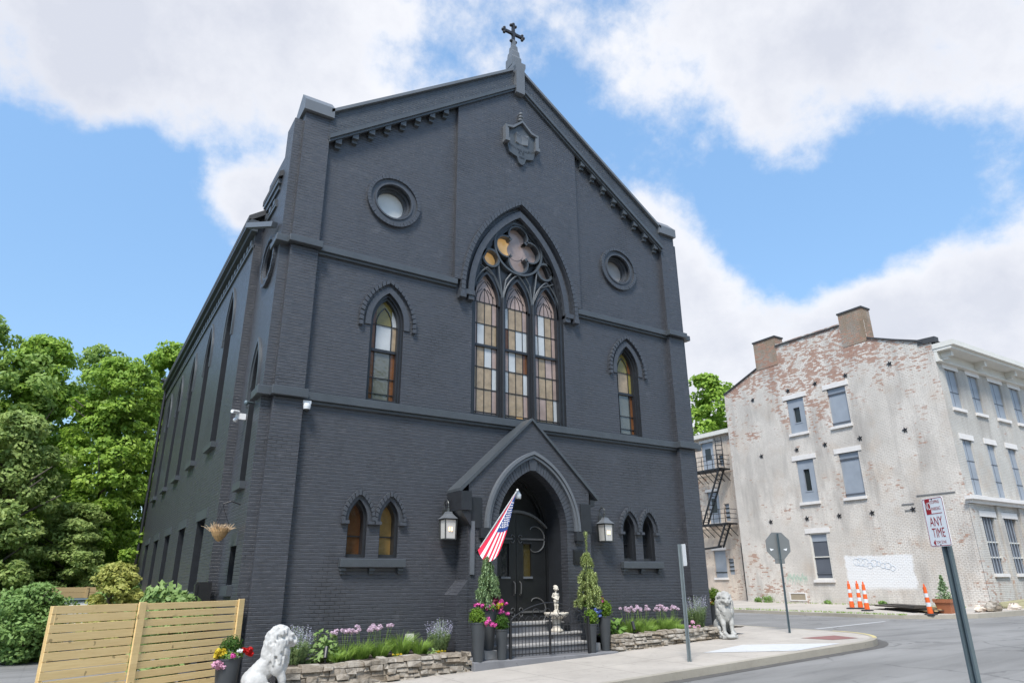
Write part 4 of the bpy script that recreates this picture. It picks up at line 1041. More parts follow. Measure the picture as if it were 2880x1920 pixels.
planter('short charcoal planter right of the gate with a feathery box shrub', 1.10, -1.36, .155, .63, .14, .095, GP)
planter('largest right charcoal planter on a block, holding the yellow green weeping spruce', 1.36, -1.02, .34, .79, .20, .11, GP)
planter('rightmost tall charcoal planter, by the end of the right bed wall', 1.66, -1.20, .155, .78, .15, .10, GP)
planter('wide charcoal planter in front of the pine fence', -7.08, -1.6, -.19, .73, .205, .15)
planter('dark planter with golden flowers behind the grey lion', 8.2, 1.12, .355, .62, .22, .15)
for (x, y, lb) in ((-1.60,-1.12,'pale concrete block under the left spruce planter'),(1.37,-1.02,'pale concrete block under the right spruce planter')):
    m = MB(); m.box(x-.16, x+.16, y-.14, y+.14, .157, .333); tag(m.build('concrete_block', M['steptop'], base=(x,y,.157), bevel=.01), lb, 'block')

# ------------------------------------------------------------------ iron gate
gt = thing('iron_gate', 'low black iron double gate with hoops and scrolls across the steps', 'gate', (-.17,-1.46,.155))
def leaf(x0, x1):
    m = MB(); n = 11; y = -1.46
    for i in range(n+1):
        x = x0+(x1-x0)*i/n; m.tube([(x,y,.2),(x,y,.90)], .0075, 6)
    for z in (.24,.80): m.bar((x0,y,z),(x1,y,z),.012,.022)
    for i in range(0, n, 2):
        a = x0+(x1-x0)*i/n; b = x0+(x1-x0)*min(n,i+2)/n if i+2 <= n else x1
        r = (b-a)/2; m.tube([((a+b)/2-r*math.cos(t), y, .90+r*1.1*math.sin(t)) for t in [math.pi*k/10 for k in range(11)]], .0075, 6)
        m.tube([((a+b)/2, y, .80),((a+b)/2, y, 1.0)], .006, 6)
    return m.build('gate_leaf', M['iron'], gt)
leaf(-1.20, -.19); leaf(-.15, .90)
m = MB()
for x in (-1.24, .94): m.box(x-.022, x+.022, -1.485, -1.44, .156, .96)
m.box(-.19, -.15, -1.48, -1.44, .20, 1.0); m.box(-.19,-.11,-1.50,-1.44,.52,.60); m.build('gate_post', M['iron'], gt)
m = MB(); pts = [(-1.24+2.18*i/20, -1.44, .92+.36*math.sin(math.pi*i/20)**.8) for i in range(21)]; m.tube(pts, .012, 6)
for (cx, s) in ((-.55,1),(-.2,-1),(.15,1),(.5,-1)):
    m.tube([(cx+s*(.13-.008*k)*math.cos(k*.42), -1.44, 1.06+(.13-.008*k)*math.sin(k*.42)) for k in range(13)], .010, 6)
m.build('scroll_arch', M['iron'], gt)

# ------------------------------------------------------------------ statues
def remesh(o, size, smooth=2):
    r = o.modifiers.new('fuse', 'REMESH'); r.mode = 'VOXEL'; r.voxel_size = size; r.use_smooth_shade = True
    s = o.modifiers.new('soften', 'SMOOTH'); s.factor = .5; s.iterations = smooth
def cap(m, a, b, ra, rb, n=8):
    a = Vector(a); b = Vector(b); k = max(2, int((b-a).length/(min(ra,rb)*.45))+1)
    for i in range(k+1):
        t = i/k; m.ell(a.lerp(b, t), (ra+(rb-ra)*t,)*3, n=n)
def lion_mesh():
    random.seed(21); m = MB()
    for i in range(26):
        t = i*2*math.pi/26; m.ell((.17*math.cos(t), .02+.36*math.sin(t), .05+random.uniform(-.012,.008)), (.07,.10,.052), n=6)
    m.box(-.19,.19,-.33,.38,.0,.09)
    for s in (-1, 1):
        m.ell((s*.135,.17,.27), (.085,.175,.165), n=10); m.ell((s*.15,.02,.20), (.06,.12,.10), n=8)
        cap(m, (s*.165,.05,.13), (s*.165,-.14,.115), .05, .04); m.ell((s*.165,-.16,.11), (.05,.055,.035), n=8)
        cap(m, (s*.105,-.12,.52), (s*.10,-.20,.32), .085, .062); cap(m, (s*.10,-.20,.32), (s*.095,-.225,.14), .056, .044)
        m.ell((s*.095,-.265,.12), (.058,.085,.042), n=8)
        for k in (-1,0,1): m.ell((s*.095+k*.03,-.325,.112), (.02,.03,.028), n=6)
        m.ell((s*.135,-.105,.5), (.075,.10,.13), n=8)
    cap(m, (0,.22,.32), (0,.02,.52), .165, .165); cap(m, (0,.02,.52), (0,-.10,.62), .165, .16)
    m.ell((0,-.16,.55), (.15,.125,.19), n=10)
    cap(m, (.05,.32,.2), (.2,.3,.14), .035, .03); cap(m, (.2,.3,.14), (.24,.08,.13), .03, .03); m.ell((.24,.04,.135), (.04,.06,.04), n=6)
    # mane
    m.ell((0,-.11,.74), (.195,.165,.235), n=12); m.ell((0,-.05,.86), (.17,.15,.17), n=12); m.ell((0,-.19,.62), (.15,.10,.17), n=10); m.ell((0,.02,.68), (.16,.12,.2), n=10)
    for k in range(150):
        t = random.uniform(0, 2*math.pi); z = random.uniform(.48, 1.0); rr = .2 if z < .85 else .2*math.sqrt(max(0, 1-((z-.85)/.19)**2))
        if z < .6: rr *= .82
        x = rr*math.cos(t); y = -.09+rr*.92*math.sin(t)
        if y < -.2 and z > .72 and abs(x) < .115: continue
        cap(m, (x,y,z), (x*1.06,y*1.02,z-.07), .028, .017, 5)
    # face
    m.ell((0,-.21,.89), (.125,.115,.13), n=10); m.ell((0,-.285,.905), (.055,.06,.06), n=8); m.ell((0,-.31,.845), (.07,.07,.055), n=8)
    m.ell((0,-.11,.965), (.165,.14,.095), n=10)
    for k in range(46):
        t = random.uniform(0,6.28); p = random.uniform(0,1.35); x = .165*math.sin(p)*math.cos(t); y = -.11+.145*math.sin(p)*math.sin(t); z = .97+.095*math.cos(p)
        if y < -.2 and z < 1.02: continue
        cap(m, (x,y,z), (x*1.15,y+(y+.11)*.15,z-.05), .027, .018, 5)
    for s in (-1, 1):
        m.ell((s*.034,-.345,.832), (.04,.04,.038), n=8); m.ell((s*.058,-.295,.945), (.045,.04,.024), n=6); m.ell((s*.082,-.265,.865), (.045,.05,.045), n=6)
        m.ell((s*.135,-.12,.985), (.04,.03,.05), n=6); m.ell((s*.055,-.305,.912), (.016,.012,.012), n=6)
    m.ell((0,-.368,.866), (.034,.022,.022), n=6); m.ell((0,-.305,.785), (.05,.055,.028), n=6)
    cap(m, (0,-.295,.95), (0,-.358,.88), .028, .024, 6)
    return m
lm = lion_mesh()
lion = lm.build('lion_statue', M['lionwhite'], base=(0,0,0)); remesh(lion, .0115, 2)
tag(lion, 'white stone seated lion statue in front of the left bed wall, facing right', 'statue', 'seated stone lions guarding the church front')
lion.location = (-6.47,-1.95,-.17); lion.scale = (1.13,)*3; lion.rotation_euler[2] = R(80)
l2 = lion.copy(); l2.data = lion.data.copy(); l2.data.materials[0] = M['liongrey']; C.objects.link(l2)
l2.location = (5.70,-1.40,.26); l2.scale = (1.10,)*3; l2.rotation_euler[2] = R(-30); l2['label'] = 'grey stone seated lion statue at the street corner, facing the road'

ft = thing('fountain', 'cream stone fountain with a bowl and a small boy figure on the steps', 'fountain', (.60,-.66,.59))
fx, fy, fz = .60, -.66, .591
m = MB(); m.lathe([(.15,0),(.16,.02),(.15,.05),(.11,.08),(.095,.16),(.105,.24),(.14,.30)], n=20); m.v = [(a+fx,b+fy,c+fz) for a,b,c in m.v]; m.build('pedestal', M['fountain'], ft, smooth=True)
m = MB(); n = 40; prof = [(.10,.28),(.20,.32),(.27,.37),(.295,.42),(.285,.435),(.25,.40),(.12,.37),(0.005,.36)]
m.lathe(prof, n=n, cap=False); m.v = [(fx+a*(1+.035*math.cos(10*math.atan2(b,a))), fy+b*(1+.035*math.cos(10*math.atan2(b,a))), c+fz) for a,b,c in m.v]; m.build('bowl', M['fountain'], ft, smooth=True)
m = MB(); m.ell((0,0,.40), (.09,.085,.07), n=8); m.ell((0,0,.45),(.07,.07,.05), n=8)
H = .47
for s in (-1, 1):
    cap(m, (s*.028,-.005,H+.02), (s*.032,-.012,H+.12), .021, .026, 6); cap(m, (s*.032,-.012,H+.12), (s*.032,0,H+.235), .029, .037, 6); m.ell((s*.03,-.03,H+.012), (.021,.04,.015), n=6)
    cap(m, (s*.066,0,H+.395), (s*.092,.015,H+.32), .022, .02, 6); cap(m, (s*.092,.015,H+.32), (s*.022,-.062,H+.265), .019, .015, 6); m.ell((s*.014,-.068,H+.258), (.017,.016,.014), n=6)
m.ell((0,.0,H+.245), (.062,.05,.05), n=8); m.ell((0,-.012,H+.30), (.055,.05,.06), n=8); m.ell((0,0,H+.365), (.065,.045,.05), n=8)
cap(m, (0,0,H+.40), (0,-.004,H+.45), .026, .026, 6); m.ell((0,-.008,H+.515), (.056,.062,.066), n=10); m.ell((0,-.066,H+.505), (.012,.014,.012), n=6)
for s in (-1, 1): m.ell((s*.056,0,H+.51), (.012,.018,.022), n=6); m.ell((s*.026,-.055,H+.49), (.02,.018,.018), n=6)
for k in range(30):
    t = random.uniform(0,6.28); p = random.uniform(0,1.1); m.ell((.056*math.sin(p)*math.cos(t), .0+.06*math.sin(p)*math.sin(t)+.008, H+.525+.055*math.cos(p)), (.016,)*3, n=5)
m.v = [(a*1.03+fx, b*1.03+fy, c+fz) for a,b,c in m.v]
o = m.build('boy_figure', M['fountain'], ft); remesh(o, .007, 1)

# ------------------------------------------------------------------ lanterns, flag, lamps, cameras
def lantern(label, x, z0, group):
    t = thing('wall_lantern', label, 'lantern', (x,-.22,z0), group); y = -.22; hw = .155
    m = MB()
    for sx in (-1,1):
        for sy in (-1,1): m.bar((x+sx*hw*.88,y+sy*hw*.88,z0+.02),(x+sx*hw,y+sy*hw,z0+.47),.02,.02)
    m.box(x-hw*.95,x+hw*.95,y-hw*.95,y+hw*.95,z0,z0+.03); m.box(x-hw*1.05,x+hw*1.05,y-hw*1.05,y+hw*1.05,z0+.455,z0+.485)
    m.build('frame', M['lantern_metal'], t)
    m = MB(); k = hw*.86
    m.add([(x+sx*(k if z else k*.92), y+sy*(k if z else k*.92), z0+(.455 if z else .03)) for z in (0,1) for sx,sy in ((-1,-1),(1,-1),(1,1),(-1,1))], [(0,1,5,4),(1,2,6,5),(2,3,7,6),(3,0,4,7)])
    m.build('glass', M['lampglass'], t)
    m = MB(); prof = [(.175,.485),(.12,.54),(.075,.60),(.06,.65)]
    vs = [(x+sx*r*1.05, y+sy*r*1.05, z0+z) for r,z in prof for sx,sy in ((-1,-1),(1,-1),(1,1),(-1,1))]
    m.add(vs, [(i*4+j,i*4+(j+1)%4,(i+1)*4+(j+1)%4,(i+1)*4+j) for i in range(3) for j in range(4)] + [(12,13,14,15),(0,3,2,1)]); m.build('hood', M['capstone'], t)
    m = MB(); m.tube([(x,y,z0+.65),(x,y,z0+.74)], [.045,.03], 8); m.ell((x,y,z0+.76),(.03,)*3,n=6)
    m.tube([(x,y,z0+.76)] + [(x,y+.11-.11*math.cos(a),z0+.80+.13*math.sin(a)) for a in [i*math.pi/8 for i in range(9)]] + [(x,-.01,z0+.66)], .014, 6); m.box(x-.05,x+.05,-.03,.0,z0+.5,z0+.72); m.build('bracket', M['lantern_metal'], t)
    m = MB()
    for dx in (-.035,.03): m.tube([(x+dx,y,z0+.2),(x+dx,y-.0,z0+.29)], [.013,.008], 6)
    m.v = [(a, b-.145, c) for a,b,c in m.v]; m.build('candle_bulb', M['bulb'], t)
lantern('square wall lantern left of the church porch', -2.19, 2.68, 'square wall lanterns flanking the porch')
lantern('square wall lantern right of the church porch', 2.66, 2.74, 'square wall lanterns flanking the porch')

fl = thing('flag', 'stars and stripes flag on a slanted pole at the church porch', 'flag', (-1.64,-.64,2.43))
P0 = Vector((-1.60,-.62,2.42)); P1 = Vector((-1.25,-1.80,3.70)); PD = P1-P0
m = MB(); m.tube([P0, P1], .016, 8); m.ell(P1+PD.normalized()*.03, (.03,.03,.03), n=6); m.build('pole', M['whiteplastic'], fl)
m = MB(); m.tube([P0-PD.normalized()*.04, P0+PD.normalized()*.12], .028, 8); m.build('bracket', M['iron'], fl)
ns, nt = 40, 27
Rc = [Vector((-1.27,-1.76,3.60)), Vector((-1.37,-1.57,2.85)), Vector((-1.55,-1.45,2.29))]
Lc = [Vector((-1.27,-1.76,3.63)), Vector((-1.50,-1.12,2.86)), Vector((-1.70,-.80,2.44))]
Ec = Vector((-1.80,-1.12,2.16))
def bez(a, b, c, t): q = b*2 - (a+c)*.5; return a*(1-t)**2 + q*2*t*(1-t) + c*t*t
def fpt(s, t):
    l = bez(*Lc, s); r = bez(*Rc, s); mid = (l+r)/2 + Vector((0,.06,-.10))*s
    end = bez(Lc[2], Ec, Rc[2], t); p = l.lerp(r, t) + Vector((-.03,.05,-.30))*(4*t*(1-t))*s**2*.62
    return p + Vector((.55,.83,0))*(.045*math.sin(t*9+s*3)*s)
grid = [[fpt(i/ns, (j/nt)**.8) for j in range(nt+1)] for i in range(ns+1)]
m = MB(); fs = []; 
base = [p for row in grid for p in row]; m.v = [tuple(p) for p in base]
for i in range(ns):
    for j in range(nt):
        k = j//3; col = 0 if k % 2 == 0 else 1
        if i < ns*.5 and j >= nt*.22: col = 2
        m.f.append((i*(nt+1)+j,(i+1)*(nt+1)+j,(i+1)*(nt+1)+j+1,i*(nt+1)+j+1)); m.m.append(col)
cl = m.build('cloth', [M['flagred'], M['flagwhite'], M['flagblue']], fl, smooth=True)
m = MB()
for r in range(9):
    for q in range(6 if r % 2 == 0 else 5):
        s = .06+.41*(q+.5+(.5 if r % 2 else 0))/6.2; t = (.30+.70*(r+.5)/9.2)
        t2 = t**.8; p = fpt(s, t2); a = (fpt(s+.01,t2)-p).normalized(); b = (fpt(s,t2+.01)-p); b = (b - a*b.dot(a)).normalized(); nn = a.cross(b).normalized()
        if nn.y > 0: nn = -nn
        rr = .024*(.5+s*1.6)
        m.add([p+nn*.006+a*(rr if k % 2 == 0 else rr*.42)*math.cos(k*math.pi/5)+b*(rr if k % 2 == 0 else rr*.42)*math.sin(k*math.pi/5) for k in range(10)], [tuple(range(10))])
m.build('stars', M['flagwhite'], cl)

def single(mb, name, mat, base, label, cat, **k): return tag(mb.build(name, mat, base=base, **k), label, cat)
m = MB(); m.lathe([(.075,0),(.085,.10),(.05,.16),(.03,.2)], 0, 0, 16); m.lathe([(.03,-.03),(.06,-.02),(.07,0)],0,0,16,1); m.v = [(a-.28,b-.35,c+3.72) for a,b,c in m.v]; single(m, 'porch_lamp', [M['whiteplastic'],M['black']], (-.28,-.35,3.72), 'small white lamp hanging under the porch arch', 'lamp', smooth=True)
m = MB(); m.box(-5.88,-5.70,-.20,-.002,5.52,5.60); m.lathe([(.07,.0),(.085,.06),(.085,.13)],0,0,14); m.v[8:] = [(a-5.79,b-.2,c+5.40) for a,b,c in m.v[8:]]; m.ell((-5.79,-.2,5.40),(.065,.065,.07),n=8,mi=1); single(m, 'security_camera', [M['whiteplastic'],M['black']], (-5.79,-.2,5.5), 'white dome camera under the lower string course', 'camera', smooth=False)
m = MB(); m.tube([(-6.93,1.42,5.53),(-7.1,1.26,5.50)], .042, 10); m.box(-6.98,-6.76,1.38,1.44,5.36,5.50); m.ell((-6.98,1.4,5.34),(.055,.055,.05),n=8); single(m, 'security_camera', M['whiteplastic'], (-7.05,1.4,5.4), 'white bullet camera on the left flank near the nave corner', 'camera')
m = MB(); m.tube([(-6.76,.75,5.62),(-6.9,.65,5.6)], .03, 8); m.ell((-6.93,.63,5.58),(.05,.05,.06),n=8); single(m, 'security_camera', M['galvd'], (-6.8,.7,5.6), 'grey camera beside the band on the left flank', 'camera')
m = MB(); m.box(-3.08,-2.90,-.07,-.002,.46,.66); m.box(-3.06,-2.92,-.08,-.069,.5,.53); single(m, 'wall_vent', M['sillw'], (-2.99,0,.46), 'small pale vent box low on the church front above the grasses', 'vent')
m = MB(); m.box(-7.22,-6.9,2.02,2.20,1.15,1.78); m.box(-7.24,-7.19,2.0,2.22,1.2,1.74); single(m, 'utility_box', M['iron'], (-7.05,2.1,1.15), 'black utility box on the flank above the fence', 'utility box')
# hanging basket
hb_ = thing('hanging_basket', 'dried out coir hanging basket on the church flank', 'hanging basket', (-7.1,.78,2.6))
m = MB(); m.lathe([(.015,0),(.07,.03),(.16,.13),(.205,.22),(.215,.30),(.19,.30)], -7.1, .78, 18, cap=False); m.v = [(-7.1+(a+7.1)*.85,.78+(b-.78)*.85,c*.9+2.58) for a,b,c in m.v]; m.build('coir_basket', M['tan'], hb_)
m = MB(); random.seed(9)
for k in range(150):
    t = random.uniform(0,6.28); r = random.uniform(0,.2); a = Vector((-7.1+r*math.cos(t), .78+r*math.sin(t), 2.78)); d = Vector((math.cos(t)*random.uniform(.1,.9), math.sin(t)*random.uniform(.1,.9), random.uniform(.3,1.2))).normalized()*random.uniform(.10,.22)
    m.tube([a, a+d*.6+Vector((0,0,.02)), a+d], [.006,.005,.002], 4)
m.build('dry_plant', M['dry'], hb_)
m = MB()
for t in (0,2.1,4.2): m.tube([(-7.1+.21*math.cos(t),.78+.21*math.sin(t),2.82),(-7.1,.78,3.32)], .006, 4)
m.tube([(-6.74,.78,3.36),(-6.95,.78,3.42),(-7.1,.78,3.36),(-7.1,.78,3.3)], .014, 6); m.build('chain', M['iron'], hb_)
# white box behind the fence
t = thing('storage_box', 'white lidded storage box showing above the fence', 'box', (-9.3,12.6,-.25))
m = MB(); m.box(-9.85,-8.85,12.3,13.1,-.25,1.24); m.build('body', M['whiteplastic'], t, bevel=.03); m = MB(); m.box(-9.9,-8.8,12.25,13.15,1.245,1.32); m.build('lid', M['galvd'], t, bevel=.03); m = MB(); m.box(-10.25,-9.92,12.4,13.0,-.25,1.22); m.build('side_bin', M['rubber'], t, bevel=.02)

# ------------------------------------------------------------------ signs
def upost(m, x, y, z0, z1, w, d, yaw=0, lean=(0,0)):
    """U-channel post"""
    q = [(-w/2,0),(-w/4,0),(-w/5,-d),(w/5,-d),(w/4,0),(w/2,0),(w/2,.006),(w/5,.006),(w/6,-d+.008),(-w/6,-d+.008),(-w/5,.006),(-w/2,.006)]
    vs = []
    for z in (z0, z1):
        f = (z-z0)
        for a, b in q: vs.append((x+lean[0]*f+a*math.cos(yaw)-b*math.sin(yaw), y+lean[1]*f+a*math.sin(yaw)+b*math.cos(yaw), z))
    k = len(q); m.add(vs, [(i,(i+1)%k,k+(i+1)%k,k+i) for i in range(k)])
# near NO STOPPING sign
SX, SY = -2.655, -11.52; yaw = R(-78); 
ns_ = thing('parking_sign', 'white and red no stopping any time sign on a steel post nearest the camera', 'sign', (SX,SY,0))
u_ = Vector((math.cos(yaw+R(0)), math.sin(yaw), 0))
# face direction: the sign is seen at a slant, its face turned towards the lens
fa = R(-118); ux = Vector((math.cos(fa), math.sin(fa), 0)); nrm = Vector((math.sin(fa), -math.cos(fa), 0))
SC = Vector((SX,SY,2.265)); SWd, SHt = .305, .46
def TSG(u, v, d): q = SC + ux*u + Vector((0,0,v)) - nrm*d; return tuple(q)
def rrect(w, h, r, n=5):
    out = []
    for cx, cy, a0 in ((w/2-r,h/2-r,0),(-w/2+r,h/2-r,90),(-w/2+r,-h/2+r,180),(w/2-r,-h/2+r,270)): out += [(cx+r*math.cos(R(a0+90*i/n)), cy+r*math.sin(R(a0+90*i/n))) for i in range(n+1)]
    return out
m = MB(); m.slab(rrect(SWd,SHt,.025), TSG, 0, .004, back=True); pn_ = m.build('panel', M['signwhite'], ns_)
m = MB(); m.slab(rrect(SWd-.012,SHt-.012,.021), TSG, -.0012, -.0002, holes=[rrect(SWd-.022,SHt-.022,.017)])
m.slab([(-.11,.075),(-.038,.075),(-.038,.222),(-.095,.222),(-.11,.21)], TSG, -.0016, -.0002); m.slab([(-.11,.075),(.11,.075),(.11,.081),(-.11,.081)], TSG, -.0014, -.0002)
text_into(m, 'STOPPING', .046, TSG, .036, .185, -.0016, wscale=.60); text_into(m, 'PARKING', .046, TSG, .036, .122, -.0016, wscale=.68)
text_into(m, 'ANY', .125, TSG, .0, .0, -.0016, wscale=.72); text_into(m, 'TIME', .125, TSG, .005, -.105, -.0016, wscale=.68)
m.slab([(-.098,-.192),(-.066,-.162),(-.066,-.222)], TSG, -.0016, -.0002); text_into(m, 'TOW ZONE', .036, TSG, .015, -.190, -.0016, wscale=.72)
m.build('red_print', M['signred'], pn_)
m = MB(); text_into(m, 'NO', .105, TSG, -.074, .15, -.0028, wscale=.52); m.build('white_print', M['signwhite'], pn_)
m = MB(); bolt = circ(.0,-.213,.006,8); m.slab(bolt, TSG, -.004, 0); m.slab(circ(.0,.213,.006,8), TSG, -.004, 0); m.build('bolt', M['iron'], pn_)
m = MB(); pc = SC - nrm*.01 + ux*.035; upost(m, pc.x, pc.y, -.05, 2.47, .105, -.05, fa); m.build('post', M['galvd'], ns_)
# stop sign seen from behind
st_ = thing('stop_sign', 'stop sign seen from its bare back on a leaning post at the corner', 'sign', (7.66,-1.96,.33))
sx_, sy_ = 7.66, -1.96; ln = (-.045,-.045)
m = MB(); upost(m, sx_, sy_, .3, 3.0, .07, -.035, R(-20), ln); m.build('post', M['galvd'], st_)
a_ = R(-24); ux2 = Vector((math.cos(a_), math.sin(a_), 0)); n2 = Vector((math.sin(a_), -math.cos(a_), 0)); c2 = Vector((sx_+ln[0]*2.35, sy_+ln[1]*2.35, 2.66)) - n2*.05
TST = lambda u, v, d: tuple(c2 + ux2*u + Vector((0,0,v)) - n2*d)
m = MB(); oc = [(.40*math.cos(R(22.5+45*i)), .40*math.sin(R(22.5+45*i))) for i in range(8)]; m.slab(oc, TST, 0, .004); m.build('plate', M['signback'], st_)
m = MB(); m.face(oc, (), TST, .0045); m.build('red_face', M['signred'], st_)
m = MB(); T3 = lambda u, v, d: tuple(c2 + ux2*(-u) + Vector((0,0,v)) - n2*(.006+d)); text_into(m, 'STOP', .3, T3, 0, 0, 0, wscale=.9); m.build('lettering', M['signwhite'], st_)
m = MB(); m.slab([(-.15,-.49),(.15,-.49),(.15,-.33),(-.15,-.33)], TST, .006, .01); m.build('sub_plate', M['signback'], st_)
m = MB(); 
for s in (-1,1): m.slab([(s*.14,-.10),(s*.27,-.07),(s*.24,-.14)], TST, -.002, 0)
m.build('sticker', M['signwhite'], st_)
# small sign edge-on
np_ = thing('parking_sign', 'narrow sign seen almost edge-on on a steel post near the kerb', 'sign', (1.74,-3.83,.12))
m = MB(); upost(m, 1.74, -3.83, .05, 2.50, .085, -.04, R(-33)); m.build('post', M['galv'], np_)
a_ = R(72); ux3 = Vector((math.cos(a_), math.sin(a_), 0)); n3 = Vector((math.sin(a_), -math.cos(a_), 0)); c3 = Vector((1.79,-3.86,2.27))
T4 = lambda u, v, d: tuple(c3 + ux3*u + Vector((0,0,v)) - n3*d)
m = MB(); m.slab(rrect(.30,.46,.03), T4, 0, .004, back=True); m.build('panel', M['signwhite'], np_)

# ------------------------------------------------------------------ channelizer posts and street things on the far pavement
def delineator(label, x, y, z, group, s=1.0, tilt=0):
    t = thing('traffic_post', label, 'traffic post', (x,y,z), group); k = s
    m = MB(); m.lathe([(.23*k,0),(.24*k,.02),(.2*k,.05),(.1*k,.06)], x, y, 8); m.v = [(a,b,c+z) for a,b,c in m.v]; m.build('base', M['rubber'], t)
    hs = [.06,.30,.44,.62,.76,.98]; r0, r1 = .10*k, .055*k; m = MB()
    for i in range(5):
        a, b = hs[i]*k, hs[i+1]*k; ra = r0+(r1-r0)*hs[i]; rb = r0+(r1-r0)*hs[i+1]
        m.lathe([(ra,a),(rb,b)], x, y, 14, mi=i % 2, cap=(i == 4))
    m.tube([(x+.035*k*math.cos(q),y,.98*k+.10*k*math.sin(q)) for q in [math.pi*i/8 for i in range(9)]], .016*k, 6, 0)
    m.v = [(a,b,c+z) for a,b,c in m.v]; m.build('post', [M['orange'], M['reflw']], t, smooth=False)
    if tilt: t.rotation_euler = (0, tilt, 0)
G4 = 'orange and white traffic posts on the far kerb'
delineator('traffic post farthest left of the cluster of three', 22.26, 5.32, .40, G4, 1.15)
delineator('middle traffic post of the cluster of three', 22.40, 4.98, .405, G4, 1.15)
delineator('traffic post on the right of the cluster of three', 21.39, 4.05, .37, G4, 1.15)
delineator('lone tilted traffic post beside the terracotta pot', 20.45, .78, .335, G4, 1.1, R(-5))
t = thing('terracotta_pot', 'terracotta square pot with a young fir on the far pavement', 'pot', (21.5,.62,.37))
m = MB(); x, y, z = 21.5, .62, .37
vs = [(x+sx*r, y+sy*r, z+h) for r, h in ((.23,0),(.31,.42),(.345,.42),(.36,.56),(.31,.56),(.30,.5)) for sx, sy in ((-1,-1),(1,-1),(1,1),(-1,1))]
m.add(vs, [(i*4+j,i*4+(j+1)%4,(i+1)*4+(j+1)%4,(i+1)*4+j) for i in range(5) for j in range(4)] + [(0,3,2,1)]); m.build('body', M['terra'], t)
m = MB(); m.box(x-.30,x+.30,y-.30,y+.30,z+.44,z+.5); m.build('soil', M['soil'], t)
random.seed(17)
m = MB()
for k in range(7):
    a = random.uniform(-.12,.12); cx, cy = 22.2+random.uniform(-.5,.5), 2.5+random.uniform(-.5,.5)
    Mx = Matrix.Translation((cx,cy,.40+.035*k)) @ Matrix.Rotation(R(60)+a, 4, 'Z'); m.box(-1.5,1.5,-.35,.35,0,.03,M=Mx)
tag(m.build('board_stack', plain('dark wet plywood', (.06,.05,.04), .7, var=.5), base=(22.2,2.5,.4)), 'stack of dark flat boards lying on the far pavement', 'boards')
m = MB()
for k in range(5): Mx = Matrix.Translation((21.5+.18*k,1.6+.1*k,.42+.03*k)) @ Matrix.Rotation(R(40+8*k), 4, 'Z'); m.box(-1.3,1.3,-.06,.06,0,.05,M=Mx)
tag(m.build('plank_pile', M['pine2'], base=(21.8,1.8,.4)), 'pale loose planks beside the dark board stack', 'planks')
m = MB()
for k in range(10):
    y0 = -.55+.09*k; z0 = .45+.06*(k % 4); m.tube([(24.8+.3*random.random(),y0,z0),(31+random.random(),y0-.1+random.uniform(-.1,.1),z0+.1+.25*random.random())], .07+.05*random.random(), 7)
tag(m.build('log_pile', plain('pale green brown logs', (.27,.25,.15), .9, var=.35), base=(27,-.2,.4), smooth=True), 'pile of pale poles lying along the street front of the white building', 'poles')
for (x, y, r, lb) in ((23.2,-.35,.34,'pale rubble block next to the pole pile'),(24.5,-.6,.26,'smaller rubble lump leaning on the poles'),(22.6,-.1,.22,'broken red brown rubble beside the terracotta pot')):
    m = MB(); m.ell((x,y,.40+r*.5), (r*1.3,r*.8,r*.7), n=5)
    m.v = [(a+random.uniform(-.07,.07), b+random.uniform(-.07,.07), c+random.uniform(-.05,.05)) for a,b,c in m.v]
    tag(m.build('rubble_lump', M['stone'] if r > .3 else M['wwash_rear'], base=(x,y,.4)), lb, 'rubble')

# ------------------------------------------------------------------ foliage (numpy leaf clouds)
def quads_obj(name, V, mats, parent=None, base=None, mi=None, fn=4):
    """V: (n,4,3) leaf quads in world coordinates"""
    o0 = np.array(ORG[parent.name] if parent else (base or (0,0,0))); n = len(V)
    me = bpy.data.meshes.new(name); me.vertices.add(n*4); me.loops.add(n*4); me.polygons.add(n)
    me.vertices.foreach_set('co', (V.reshape(-1,3)-o0).astype(np.float32).ravel())
    me.loops.foreach_set('vertex_index', np.arange(n*4, dtype=np.int32))
    me.polygons.foreach_set('loop_start', np.arange(0, n*4, 4, dtype=np.int32))
    me.polygons.foreach_set('loop_total', np.full(n, 4, dtype=np.int32))
    for m in (mats if isinstance(mats, list) else [mats]): me.materials.append(m)
    if mi is not None: me.polygons.foreach_set('material_index', np.asarray(mi, dtype=np.int32))
    me.update(calc_edges=True)
    return link(name, me, parent, Vector(o0))
def unit(a): return a/np.maximum(1e-9, np.linalg.norm(a, axis=-1, keepdims=True))
def leaves(rng, P, N, size, aspect=.6, var=.5, tip=None, droop=0.0):
    """diamond leaves at P whose normals scatter round N"""
    n = len(P); nn = unit(N + rng.normal(0, .55, (n,3)))
    t = rng.normal(0, 1, (n,3)) if tip is None else tip + rng.normal(0, .35, (n,3))
    t[:,2] -= droop; t = unit(t - nn*(t*nn).sum(1, keepdims=True)); b = np.cross(nn, t)
    s = (size*(1-var/2 + var*rng.random((n,1))))
    return np.stack([P - t*s*.5, P + b*s*aspect*.5 - nn*s*.06, P + t*s*.5 - nn*s*.12, P - b*s*aspect*.5 - nn*s*.06], 1)
def blob(rng, c, r, n, shell=.35):
    d = unit(rng.normal(0, 1, (n,3))); k = 1 - shell*rng.random((n,1))**1.5
    return np.array(c) + d*np.array(r)*k, d
